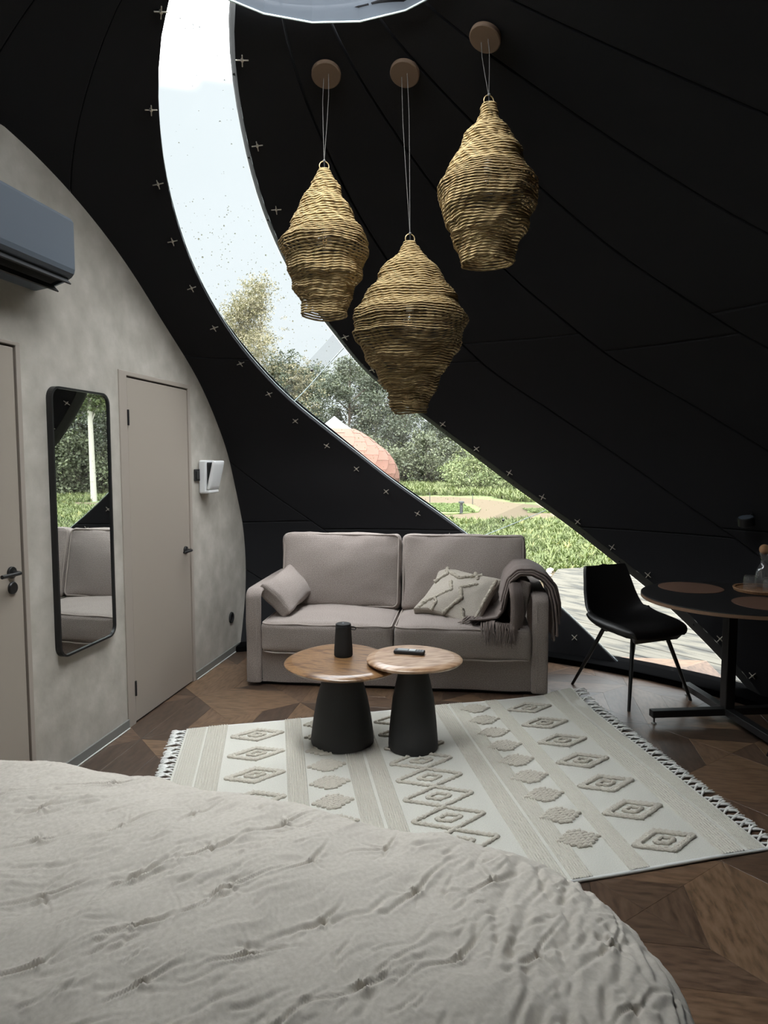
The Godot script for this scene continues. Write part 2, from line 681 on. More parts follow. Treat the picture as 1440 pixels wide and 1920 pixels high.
	m = mat("cone_black", c8(40, 40, 41), 0.65)
	tri(m, 6.0, null, fine, 0.05)
	mat("leather_black", c8(26, 25, 25), 0.38)
	mat("top_black", c8(24, 23, 23), 0.6)
	mat("ply_edge", c8(128, 100, 78), 0.6)
	m = mat("mat_leather", c8(108, 80, 64), 0.7)
	m = mat("tray_wood", Color.WHITE, 0.55)
	tri(m, 9.0, noise_tex(72, 0.02, [[0.2, c8(120, 86, 58)], [0.8, c8(170, 130, 94)]]))
	mat("cork", c8(176, 132, 96), 0.8)
	mat("rubber_button", c8(150, 154, 158), 0.6)
	mat("remote_light", c8(196, 200, 202), 0.5)
	# outdoors
	m = mat("deck_wood", Color.WHITE, 0.6)
	m.albedo_texture = noise_tex(80, 0.02, [[0.24, c8(34, 32, 24)], [0.38, c8(58, 55, 45)], [0.52, c8(70, 66, 55)], [0.85, c8(76, 72, 61)]], 512, 6)
	m.uv1_scale = Vector3(0.16, 0.55, 1)
	m = mat("meadow_soil", Color.WHITE, 1.0)
	tri(m, 0.12, noise_tex(81, 0.03, [[0.2, c8(62, 74, 34)], [0.5, c8(78, 92, 44)], [0.8, c8(92, 106, 54)]], 512, 6))
	m = mat("gravel", Color.WHITE, 1.0)
	tri(m, 0.5, noise_tex(82, 0.12, [[0.2, c8(64, 53, 32)], [0.8, c8(78, 65, 42)]]))
	mat("pebble", c8(140, 134, 118), 0.7)
	m = mat("blades", Color.WHITE, 0.85)
	m.vertex_color_use_as_albedo = true
	m.backlight_enabled = true
	m.backlight = Color(0.5, 0.6, 0.2)
	m = mat("leaves", Color.WHITE, 0.8)
	m.vertex_color_use_as_albedo = true
	m.backlight_enabled = true
	m.backlight = Color(0.4, 0.45, 0.2)
	mat("bark", c8(74, 66, 56), 0.95)
	mat("birch_bark", c8(150, 146, 136), 0.9)
	mat("copper", c8(98, 66, 52), 0.8)
	mat("cap_white", c8(106, 107, 110), 0.6)
	mat("post_dark", c8(34, 38, 38), 0.6)


# ---------------------------------------------------------------- the scene
func _ready() -> void:
	rng.seed = 7
	view_and_light()
	materials()
	shell()
	glazing()
	wall_side()
	floor_side()
	sofa()
	rug()
	coffee_tables()
	bed()
	lamps()
	dining()
	wall_items()
	outdoors()


func view_and_light() -> void:
	var cam := Camera3D.new()
	cam.name = "camera"
	cam.position = Vector3(0, 1.55, 0)
	cam.rotation_degrees = Vector3(-4.5, 0, 0)
	cam.fov = rad_to_deg(2.0 * atan(960.0 / 1300.0))
	cam.near = 0.05
	cam.far = 500
	add_child(cam)
	cam.current = true
	var env := Environment.new()
	var sky := Sky.new()
	var sm := ProceduralSkyMaterial.new()
	sm.sky_top_color = Color(0.93, 0.975, 0.99)
	sm.sky_horizon_color = Color(0.92, 0.955, 0.965)
	sm.ground_horizon_color = Color(0.35, 0.38, 0.3)
	sm.ground_bottom_color = Color(0.2, 0.22, 0.16)
	sky.sky_material = sm
	env.background_mode = Environment.BG_SKY
	env.sky = sky
	env.background_energy_multiplier = 1.75
	env.tonemap_mode = Environment.TONE_MAPPER_LINEAR
	env.tonemap_exposure = 1.0
	env.sdfgi_enabled = true
	env.ssao_enabled = true
	env.ssil_enabled = true
	var we := WorldEnvironment.new()
	we.name = "world_environment"
	we.environment = env
	add_child(we)
	var sun := DirectionalLight3D.new()   # the sun behind a thick bright overcast: a very wide disc, high up
	sun.name = "overcast_sun"
	sun.light_color = Color(0.97, 0.99, 1.0)
	sun.light_energy = 7.0
	sun.light_angular_distance = 80.0
	sun.shadow_enabled = true
	add_child(sun)
	sun.look_at_from_position(Vector3(-1.0, 10, 3.4), Vector3(0, 0, 0), Vector3.FORWARD)


func gore_mesh(f0: Callable, f1: Callable, h0: float, h1: float, nu: int, nv: int, off: float, edge: float) -> ArrayMesh:
	# panel between two ribs, its rim turned outwards so that the seams read as recesses
	var us := PackedFloat32Array([0.0, 0.0, 0.012])
	for k in range(1, nu):
		us.append(float(k) / nu)
	us.append_array([0.988, 1.0, 1.0])
	var vs := PackedFloat32Array([0.0, 0.0, 0.008])
	for k in range(1, nv):
		vs.append(float(k) / nv)
	vs.append_array([0.992, 1.0, 1.0])
	var P := PackedVector3Array()
	for j in vs.size():
		var h := lerpf(h0, h1, vs[j])
		for i in us.size():
			var o := off
			if i == 0 or i == us.size() - 1 or j == 0 or j == vs.size() - 1:
				o += edge
			P.append(dome(h, lerpf(f0.call(h), f1.call(h), us[i]), o))
	return net(P, us.size() - 1, vs.size() - 1, false, edge > 0)


func rib(k: int) -> Callable:
	return func(h: float) -> float: return tb(PR, h) + GORE * k


func shell() -> void:
	# outer shell, open where the strip of glass and the skylight are
	var o := MB.new()
	for k in 18:
		var a := rib(k)
		var c := rib(k + 1)
		if k == 17:
			c = func(h: float) -> float: return tb(WL, h) + 360.0 - 0.6
		if k == 0:
			a = func(h: float) -> float: return tb(PR, h) + 0.4
		o.add(gore_mesh(a, c, 0.0, HTOP, 4, 30, 0.12, 0.0))
	whole("roof", "curved outer skin of the dome round the black lining", "roof", o.done(), M.shell_black, Transform3D.IDENTITY, "", "structure")
	# lining: fabric panels between the spiral ribs
	var lin := thing("ceiling", "black fabric lining of the dome in spiral panels with thin seams", "ceiling", Transform3D.IDENTITY, "", "structure")
	for k in 18:
		var a := rib(k)
		var c := rib(k + 1)
		if k == 17:
			c = func(h: float) -> float: return tb(WL, h) + 360.0
		var aa := func(h: float) -> float: return a.call(h) + (rad_to_deg((0.006 if k < 14 else 0.0015) / tb(RH, h)) if k > 0 else 0.0)
		var cc := func(h: float) -> float: return c.call(h) - (rad_to_deg((0.006 if k < 13 else 0.0015) / tb(RH, h)) if k < 17 else 0.0)
		var joints := [0.0, 1.02 + 0.06 * (k % 2), 2.2 + 0.1 * (k % 2), HTOP]
		if k == 17:
			joints = [0.0, 0.95, 2.22, HTOP]
		for q in 3:
			many(lin, "fabric_panel", gore_mesh(aa, cc, joints[q] + (0.0015 if q else 0.0), joints[q + 1] - (0.0015 if q < 2 else 0.0), 8, 20, 0.0, 0.03), M.black_fabric)
	# crossed steel pins along both edges of the glass
	var pin := joined([rbox(Vector3(0.056, 0.005, 0.006), 0.002), rbox(Vector3(0.005, 0.056, 0.006), 0.002, 1, Vector3(0, 0, 0.004))])
	var pinc := joined([pin, [lathe([Vector2(0.0, 0.004), Vector2(0.006, 0.003), Vector2(0.006, -0.012)], 8), Transform3D(Basis(Vector3.RIGHT, PI / 2), Vector3(0, 0, 0.004))]])
	for side in 2:
		for k in 18:
			var h: float = (0.17 if side == 0 else 0.145) + k * 0.1845
			var f := func(hh: float) -> float: return (tb(WL, hh) - 2.0 - (0.7 if hh < 1.9 else 0.0)) if side == 0 else tb(PR, hh) + 1.0 + (1.2 if hh > 2.6 else 0.0)
			var p := dome(h, f.call(h), -0.008)
			var up := (dome(h + 0.03, f.call(h + 0.03)) - dome(h - 0.03, f.call(h - 0.03))).normalized()
			var z := -dome_normal(h, f.call(h))
			up = (up - z * up.dot(z)).normalized()
			many(lin, "cross_pin", pinc, M.steel_pin, Transform3D(Basis(up.cross(z), up, z), p).rotated_local(Vector3.BACK, rng.randf_range(-0.2, 0.2)))
	# black plinth ring that the dome stands on
	var pl := MB.new()
	pl.add(lathe([Vector2(3.4, 0.0), Vector2(3.4, 0.045), Vector2(3.14, 0.045), Vector2(3.12, 0.04), Vector2(3.115, 0.0)], 120))
	whole("trim_1", "low black plinth running round the foot of the dome", "trim", pl.done(), M.plinth_black, at(CX, 0, CZ), "", "structure")


func glazing() -> void:
	var w := thing("window_1", "tall curved strip of clear panes sweeping down to the floor", "window", Transform3D.IDENTITY, "", "structure")
	var hl := [0.0, 0.923, 1.99, 3.0, 3.36]
	var hr := [0.0, 1.178, 2.326, 3.30, 3.36]
	var fl := func(h: float) -> float: return tb(WL, h) - 0.3
	var fr := func(h: float) -> float: return tb(GR, h)
	for q in 4:
		var l0: float = hl[q]
		var l1: float = hl[q + 1]
		var r0: float = hr[q]
		var r1: float = hr[q + 1]
		var f := func(u: float, v: float) -> Vector3:
			var h := lerpf(lerpf(l0, l1, v), lerpf(r0, r1, v), u)
			return dome(h, lerpf(fl.call(h), fr.call(h), u), 0.05)
		part(w, "pane", grid(16, 20, f), M.pane)
		if q > 0 and q < 3:   # overlap of two panes, with its bolts
			var g := func(u: float, v: float) -> Vector3:
				var h := lerpf(l0, r0, u) + (v - 0.5) * 0.075 - 0.02
				return dome(h, lerpf(fl.call(h), fr.call(h), u), 0.046)
			part(w, "pane_overlap", grid(16, 2, g), M.overlap)
			var e := []
			for k in 17:
				var u := k / 16.0
				var h := lerpf(l0, r0, u) - 0.058
				e.append(dome(h, lerpf(fl.call(h), fr.call(h), u), 0.046))
			part(w, "pane_edge", tube(e, 0.0035, 6), M.acrylic_edge)
			var h2 := lerpf(l0, r0, 0.5) - 0.02
			var bolt := lathe([Vector2(0, 0.008), Vector2(0.009, 0.006), Vector2(0.011, 0), Vector2(0.011, -0.01)], 10)
			var nn := dome_normal(h2, (fl.call(h2) + fr.call(h2)) / 2)
			part(w, "bolt", bolt, M.black_metal, Transform3D(Basis(Quaternion(Vector3.UP, -nn)), dome(h2, (fl.call(h2) + fr.call(h2)) / 2, 0.044)))
	# jambs: the turned edges of the lining on both sides, with rivets on the right one
	for side in 2:
		var f := func(u: float, v: float) -> Vector3:
			var h := lerpf(0.0, HTOP, v)
			return dome(h, tb(PR, h), 0.0).lerp(dome(h, tb(GR, h), 0.06), u) if side == 1 else dome(h, tb(WL, h) - 0.05, 0.0).lerp(dome(h, tb(WL, h) - 0.4, 0.06), u)
		part(w, "jamb", grid(4, 60, f), M.jamb)
	for k in 17:
		var h := 0.2 + 0.19 * k
		var p := dome(h, tb(PR, h), 0.0).lerp(dome(h, tb(GR, h), 0.06), 0.45)
		many(w, "rivet", lathe([Vector2(0, 0.004), Vector2(0.006, 0.003), Vector2(0.008, 0)], 8), M.vent_black, Transform3D(Basis(Quaternion(Vector3.UP, -dome_normal(h, tb(PR, h) - 60))), p))
	var el := []
	for k in 61:
		var h := lerpf(0.0, 3.34, k / 60.0)
		el.append(dome(h, tb(WL, h) + 0.12, 0.03))
	part(w, "edge_strip", tube(el, 0.003, 6), M.acrylic_edge)
	# rain on the outside of the glass
	var drop := lathe([Vector2(0, 0.5), Vector2(0.6, 0.38), Vector2(0.95, 0.1), Vector2(1, 0)], 8)
	var spots := []
	for k in 900:
		var h := rng.randf_range(1.1, 2.9) if k < 650 else rng.randf_range(0.4, 3.3)
		var u := rng.randf_range(0.03, 0.97)
		var az := lerpf(fl.call(h), fr.call(h), u)
		var s := rng.randf_range(0.0012, 0.0036) * (1.5 if rng.randf() < 0.15 else 1.0)
		var b := Basis(Quaternion(Vector3.UP, dome_normal(h, az))).scaled_local(Vector3(s, s, s * rng.randf_range(1.0, 2.0)))
		spots.append(Transform3D(b, dome(h, az, 0.051)))
	w.add_child(scatter("raindrops", drop, M.water, spots, []), true)
	# skylight: a ring of clear plastic flanges and a shallow clear cone
	var s := thing("window_2", "round skylight with a ring of clear plastic flanges at the top", "window", Transform3D.IDENTITY, "", "structure")
	var c := Vector3(CX + 0.06, 0, CZ + 0.03)
	var ringp := func(k: int, r: float, h: float) -> Vector3:
		var a := deg_to_rad(-34.4 + 8.0 + GORE * k)
		return c + Vector3(r * sin(a), h, -r * cos(a))
	for k in 19:
		var f := MB.new()
		var a0: Vector3 = ringp.call(k, 0.605, 3.345)
		var a1: Vector3 = ringp.call(k + 1, 0.605, 3.345)
		var b0: Vector3 = ringp.call(k, 0.56, 3.41)
		var b1: Vector3 = ringp.call(k + 1, 0.56, 3.41)
		var d0: Vector3 = ringp.call(k, 0.55, 3.47)
		var d1: Vector3 = ringp.call(k + 1, 0.55, 3.47)
		f.quad(a0, a1, b1, b0, Vector3.DOWN)
		f.quad(b0, b1, d1, d0, c + Vector3(0, 3.4, 0) - b0)
		many(s, "flange", f.done(), M.flange)
		var t := MB.new()
		t.tri(d0, d1, c + Vector3(0, 3.68, 0), Vector3.UP)
		many(s, "pane", t.done(), M.clear_pane)
	var e2 := []
	var e3 := []
	for k in 19:
		e2.append(ringp.call(k, 0.605, 3.344))
		e3.append(ringp.call(k, 0.55, 3.47))
	part(s, "ring_edge", tube(e2, 0.004, 6, true), M.acrylic_edge)
	part(s, "ring_edge", tube(e3, 0.006, 6, true), M.acrylic_edge)


func wall_t() -> Transform3D:   # x along the wall away from the camera, y up, z into the room
	return Transform3D(Basis(WALL_D, Vector3.UP, WALL_N), WALL_AT)


func wall_side() -> void:
	var s0 := (Vector3(CX, 0, CZ) - WALL_AT).dot(WALL_D)
	var dist := (Vector3(CX, 0, CZ) - WALL_AT).dot(WALL_N)
	var poly := PackedVector2Array()
	for p in [Vector2(-1.81, 0), Vector2(-1.81, 2.05), Vector2(-0.928, 2.05), Vector2(-0.928, 0), Vector2(-0.137, 0), Vector2(-0.137, 2.035), Vector2(0.745, 2.035), Vector2(0.745, 0)]:
		poly.append(p)
	var far := []
	var near := []
	for k in 61:
		var h := 0.0 + 3.1 * k / 60.0
		var r := tb(RH, h) + 0.02
		if r > dist:
			var e := sqrt(r * r - dist * dist)
			far.append(Vector2(s0 + e, h))
			near.append(Vector2(s0 - e, h))
	near.reverse()
	for p in far:
		poly.append(p)
	for p in near:
		poly.append(p)
	var w := whole("wall_left", "greige plastered partition wall that follows the curve of the dome", "wall", extrude(poly, -0.1, 0.0), M.plaster, wall_t(), "", "structure")
	# skirting in three runs
	var runs := [[-3.6, -1.81], [-0.928, -0.137], [0.745, 1.55]]
	var bb := thing("baseboard_left", "thin grey metal skirting with a pale sealant line at the floor", "baseboard", wall_t(), "", "structure")
	for r in runs:
		part(bb, "skirting", rbox(Vector3(r[1] - r[0], 0.05, 0.012), 0.002, 1, Vector3((r[0] + r[1]) / 2, 0.031, 0.006)), M.alu)
		part(bb, "sealant", rbox(Vector3(r[1] - r[0], 0.008, 0.016), 0.003, 1, Vector3((r[0] + r[1]) / 2, 0.004, 0.008)), M.caulk)
	door("door_1", "taupe flush door beyond the tall mirror with slim black lever handle", -0.137, 0.745, -0.048, 0.703, 2.0, 2.035, false)
	door("door_2", "taupe flush door at the left edge below the air conditioner", -1.81, -0.928, -1.725, -0.966, 2.025, 2.05, true)


func door(called: String, label: String, f0: float, f1: float, l0: float, l1: float, lh: float, fh: float, locked: bool) -> void:
	var d := thing(called, label, "door", wall_t(), "", "structure")
	var leaf := part(d, "leaf", rbox(Vector3(l1 - l0, lh - 0.008, 0.04), 0.003, 1, Vector3((l0 + l1) / 2, (lh + 0.008) / 2, -0.02)), M.door_paint)
	var fr := MB.new()
	var g := 0.009
	fr.add(rbox(Vector3(l0 - g - f0, fh, 0.11), 0.003, 1, Vector3((f0 + l0 - g) / 2, fh / 2, -0.049)))
	fr.add(rbox(Vector3(f1 - l1 - g, fh, 0.11), 0.003, 1, Vector3((f1 + l1 + g) / 2, fh / 2, -0.049)))
	fr.add(rbox(Vector3(f1 - f0, fh - lh - g + 0.001, 0.11), 0.004, 1, Vector3((f0 + f1) / 2, (fh + lh + g) / 2, -0.0485)))
	part(d, "frame", fr.done(), M.frame_paint)
	part(d, "rebate", rbox(Vector3(f1 - f0 - 0.02, fh - 0.02, 0.01), 0.002, 1, Vector3((f0 + f1) / 2, fh / 2, -0.08)), M.gap_dark)
	if not locked:
		for h in [0.21, 1.775]:
			part(d, "hinge", joined([[lathe([Vector2(0, 0.045), Vector2(0.007, 0.044), Vector2(0.007, -0.044), Vector2(0, -0.045)], 10), at(l0 - 0.008, h, 0.008)], rbox(Vector3(0.02, 0.085, 0.006), 0.001, 1, Vector3(l0 - 0.004, h, 0.002))]), M.black_metal)
	var hx := l1 - 0.07
	var hy := 0.93 if not locked else 1.052
	var hb := MB.new()
	var rose := lathe([Vector2(0, 0.012), Vector2(0.024, 0.011), Vector2(0.026, 0.008), Vector2(0.026, -0.002)], 24)
	hb.add(rose, Transform3D(Basis(Vector3.RIGHT, PI / 2), Vector3(hx, hy, 0.0)))
	hb.add(tube([Vector3(hx, hy, 0.0), Vector3(hx, hy, 0.04), Vector3(hx - 0.008, hy, 0.05), Vector3(hx - 0.03, hy, 0.052), Vector3(hx - 0.118, hy, 0.05)], 0.0085, 10))
	part(d, "handle", hb.done(), M.black_metal)
	if locked:
		part(d, "escutcheon", lathe([Vector2(0, 0.012), Vector2(0.024, 0.011), Vector2(0.027, 0.007), Vector2(0.027, -0.002)], 24), M.black_metal, Transform3D(Basis(Vector3.RIGHT, PI / 2), Vector3(hx + 0.002, hy - 0.068, 0.0)))


func wall_items() -> void:
	# tall mirror
	var mi := thing("wall_mirror", "tall narrow mirror with rounded corners in a thin black frame", "mirror", wall_t())
	var outer := round_rect(-0.758, 0.585, -0.275, 1.885, 0.06)
	var inner := round_rect(-0.748, 0.595, -0.285, 1.875, 0.051)
	var f := MB.new()
	for k in outer.size():
		var n := (k + 1) % outer.size()
		var a := outer[k]
		var b := outer[n]
		var c := inner[n]
		var e := inner[k]
		var mid := Vector2(-0.5165, 1.235)
		var o := Vector3((a - mid).x, (a - mid).y, 0)
		f.quad(Vector3(a.x, a.y, 0.03), Vector3(b.x, b.y, 0.03), Vector3(c.x, c.y, 0.03), Vector3(e.x, e.y, 0.03), Vector3.BACK)
		f.quad(Vector3(a.x, a.y, 0.0), Vector3(b.x, b.y, 0.0), Vector3(b.x, b.y, 0.03), Vector3(a.x, a.y, 0.03), o)
		f.quad(Vector3(e.x, e.y, 0.0), Vector3(c.x, c.y, 0.0), Vector3(c.x, c.y, 0.03), Vector3(e.x, e.y, 0.03), -o)
	part(mi, "frame", f.done(), M.black_metal)
	part(mi, "mirror_glass", extrude(inner, 0.002, 0.022), M.mirror_glass)
	# air conditioner
	var ac := thing("air_conditioner", "slate grey wall air conditioner with open louvres underneath", "air conditioner", wall_t())
	var prof := PackedVector2Array([Vector2(0.0, 2.615), Vector2(0.17, 2.612), Vector2(0.192, 2.604), Vector2(0.2, 2.59), Vector2(0.2, 2.385), Vector2(0.195, 2.365), Vector2(0.18, 2.35), Vector2(0.172, 2.348), Vector2(0.172, 2.40), Vector2(0.06, 2.36), Vector2(0.06, 2.31), Vector2(0.0, 2.30)])
	var body := extrude(prof, 0.0, 0.79)
	var rot := Transform3D(Basis(Vector3(0, 0, 1), Vector3(0, 1, 0), Vector3(-1, 0, 0)), Vector3(-0.812, 0, 0.002))   # its outline (off the wall, up) swept along the wall
	part(ac, "body", body, M.slate_plastic, rot)
	var endp := PackedVector2Array([Vector2(0.0, 2.613), Vector2(0.17, 2.61), Vector2(0.19, 2.602), Vector2(0.198, 2.59), Vector2(0.198, 2.385), Vector2(0.193, 2.367), Vector2(0.18, 2.352), Vector2(0.15, 2.335), Vector2(0.1, 2.318), Vector2(0.06, 2.311), Vector2(0.0, 2.302)])
	part(ac, "end_cap", extrude(endp, 0.0, 0.012), M.slate_plastic, Transform3D(rot.basis, rot.origin + Vector3(0.01, 0, 0)))
	part(ac, "outlet", extrude(PackedVector2Array([Vector2(0.015, 2.296), Vector2(0.065, 2.304), Vector2(0.18, 2.347), Vector2(0.17, 2.36), Vector2(0.062, 2.325), Vector2(0.015, 2.312)]), 0.01, 0.78), M.vent_black, Transform3D(rot.basis, rot.origin + Vector3(0, 0.012, 0)))
	for q in [[0.165, 2.345, 0.19, 2.318], [0.1, 2.318, 0.128, 2.288]]:
		var p0 := Vector2(q[0], q[1])
		var p1 := Vector2(q[2], q[3])
		var nn := (p1 - p0).orthogonal().normalized() * 0.003
		part(ac, "louvre", extrude(PackedVector2Array([p0 + nn, p1 + nn, p1 - nn, p0 - nn]), 0.012, 0.775), M.dark_plastic, rot)
	# fresh-air unit with its cover ajar
	var v := thing("vent_unit", "small white ventilation box with its curved cover tipped open", "vent", wall_t())
	part(v, "base", rbox(Vector3(0.17, 0.235, 0.055), 0.014, 3, Vector3(0.945, 1.413, 0.028)), M.white_plastic)
	part(v, "fan_opening", rbox(Vector3(0.13, 0.19, 0.035), 0.01, 2, Vector3(0.945, 1.42, 0.055)), M.vent_black)
	part(v, "cover", cushion(Vector3(0.172, 0.21, 0.022), 0.009, Vector3(0, 0, 0.006), 8, 0.0, 1), M.white_plastic, Transform3D(Basis(Vector3.RIGHT, deg_to_rad(13)), Vector3(0.945, 1.425, 0.092)))
	part(v, "lip", rbox(Vector3(0.165, 0.022, 0.05), 0.008, 2, Vector3(0.945, 1.31, 0.055)), M.white_plastic)
	var sw := thing("light_switch", "small black switch plate beside the white ventilation box", "switch", wall_t())
	part(sw, "plate", rbox(Vector3(0.078, 0.082, 0.01), 0.004, 2, Vector3(0.825, 1.428, 0.006)), M.black_matt)
	part(sw, "rocker", rbox(Vector3(0.05, 0.055, 0.006), 0.002, 1, Vector3(0.825, 1.428, 0.013)), M.black_metal)
	var so := thing("wall_socket", "round black wall socket low on the plaster beside the sofa", "socket", wall_t())
	var rx := Basis(Vector3.RIGHT, PI / 2)
	part(so, "plate", lathe([Vector2(0.02, 0.006), Vector2(0.036, 0.012), Vector2(0.042, 0.01), Vector2(0.044, 0.0)], 28), M.black_matt, Transform3D(rx, Vector3(1.40, 0.293, 0.0)))
	part(so, "recess", lathe([Vector2(0.0, 0.003), Vector2(0.021, 0.003), Vector2(0.021, 0.008)], 24), M.vent_black, Transform3D(rx, Vector3(1.40, 0.293, 0.002)))
	# little round spot lamp on the dome, unlit
	var p := dome(1.188, 53.6, 0.0)
	var nn2 := -dome_normal(1.188, 53.6)
	var sp := thing("spot_lamp", "small round black spotlight on the dark lining above the dining table", "lamp", Transform3D(Basis.IDENTITY, p))
	part(sp, "arm", tube([Vector3.ZERO - nn2 * 0.01, nn2 * 0.03, nn2 * 0.05], 0.012, 10), M.black_metal)
	part(sp, "head", lathe([Vector2(0, 0.024), Vector2(0.046, 0.024), Vector2(0.05, 0.02), Vector2(0.05, -0.028), Vector2(0.046, -0.03), Vector2(0, -0.03)], 28), M.black_metal, Transform3D(Basis(Vector3.RIGHT, 0.12) * Basis(Vector3.BACK, 0.2), nn2 * 0.085))
	part(sp, "lens", lathe([Vector2(0, 0.0265), Vector2(0.043, 0.0265), Vector2(0.043, 0.02)], 28), M.slate_plastic, Transform3D(Basis(Vector3.RIGHT, 0.12) * Basis(Vector3.BACK, 0.2), nn2 * 0.085))


func floor_side() -> void:
	var disc := lathe([Vector2(0.0, -0.012), Vector2(3.45, -0.012), Vector2(3.45, -0.075), Vector2(0.0, -0.075)], 96)
	var f := whole("floor", "brown oak parquet of mitred boards laid in squares", "floor", disc, M.floor_base, at(CX, 0, CZ), "", "structure")
	# boards: squares set along the wall, cut by both diagonals, each quarter an outer and an inner board
	var S := 0.70
	var g := 0.0003
	var ex := Vector2(WALL_N.x, WALL_N.z)
	var ez := Vector2(WALL_D.x, WALL_D.z)
	var o := Vector2(-1.34, -3.72)
	var h := S / 2
	var shapes := [
		PackedVector2Array([Vector2(-h + g * 2, -h + g), Vector2(h - g * 2, -h + g), Vector2(h * 0.48, -h * 0.48 - g), Vector2(-h * 0.48, -h * 0.48 - g)]),
		PackedVector2Array([Vector2(-h * 0.48 + g * 2, -h * 0.48 + g), Vector2(h * 0.48 - g * 2, -h * 0.48 + g), Vector2(0, -g * 2)])]
	var meshes := []
	for q in shapes:
		meshes.append(slab(q, -0.012, 0.0, 0.0005))
	var rot := atan2(-ex.y, ex.x)
	var fl := f
	var unseen := MB.new()   # boards under the bed and behind the camera
	for i in range(-5, 8):
		for j in range(-7, 8):
			var c := o + ex * (i + 0.5) * S + ez * (j + 0.5) * S
			if c.distance_to(Vector2(CX, CZ)) > 3.55 or c.y > 0.6:
				continue
			if (c - Vector2(WALL_AT.x, WALL_AT.z)).dot(ex) < -0.5:
				continue
			for k in 4:
				for q in 2:
					var m: StandardMaterial3D = M["oak_%d" % rng.randi_range(0, 4)]
					var t := Transform3D(Basis(Vector3.UP, rot + k * PI / 2), Vector3(c.x - CX, rng.randf_range(-0.0004, 0.0004), c.y - CZ))
					if c.y > -1.35 or absf(c.x) > 0.62 * -c.y + 0.45 or (c.y > -1.9 and c.x < 0.2):
						unseen.add(meshes[q], t)
					else:
						many(fl, "plank", meshes[q], m, t)

	part(fl, "planking", unseen.done(), M.oak_1).set_meta("kind", "stuff")


# ---------------------------------------------------------------- sofa
func piping_loop(x0: float, x1: float, z0: float, z1: float, y: float, r: float, sag := 0.0) -> ArrayMesh:
	var pts := []
	var rr := round_rect(x0, z0, x1, z1, 0.04, 5)
	for k in rr.size():
		var a := rr[k]
		var b := rr[(k + 1) % rr.size()]
		var n := maxi(1, int(a.distance_to(b) / 0.05))
		for q in n:
			var p := a.lerp(b, float(q) / n)
			var u := (p.x - x0) / (x1 - x0)
			pts.append(Vector3(p.x, y - sag * sin(clampf(u, 0, 1) * PI) + 0.003 * sin(p.x * 23.0), p.y))
	return tube(pts, r, 6, true)


func sofa_t() -> Transform3D:
	return turned(0.06, 0, -4.497, -7.0)


func soft_extrude(outline: PackedVector2Array, half: float, r: float) -> ArrayMesh:   # an outline (z, y) given thickness along x, its edges rounded
	var mid := Vector2.ZERO
	for p in outline:
		mid += p / outline.size()
	var n := outline.size()
	var P := PackedVector3Array()
	for q in [[-half, 0.75], [-half + r * 0.08, 0.4], [-half + r * 0.3, 0.12], [-half + r, 0.0], [0.0, 0.0], [half - r, 0.0], [half - r * 0.3, 0.12], [half - r * 0.08, 0.4], [half, 0.75]]:
		for k in n + 1:
			var p := outline[k % n]
			var e0 := (p - outline[(k + n - 1) % n]).normalized()
			var e1 := (outline[(k + 1) % n] - p).normalized()
			var m := (e0 + e1).orthogonal().normalized()
			var i: Vector2 = p + m * float(q[1]) * r
			if i.distance_to(mid) > p.distance_to(mid):
				i = p - m * float(q[1]) * r
			P.append(Vector3(q[0], i.y, i.x))
	var b := MB.new()
	b.add(net(P, n, 8, true, false))
	for side in [0, 8]:
		var flat := PackedVector2Array()
		for k in n:
			var v := P[side * (n + 1) + k]
			flat.append(Vector2(v.z, v.y))
		var tr := Geometry2D.triangulate_polygon(flat)
		for k in range(0, tr.size(), 3):
			b.tri(P[side * (n + 1) + tr[k]], P[side * (n + 1) + tr[k + 1]], P[side * (n + 1) + tr[k + 2]], Vector3(side - 4, 0, 0))
	return b.done()


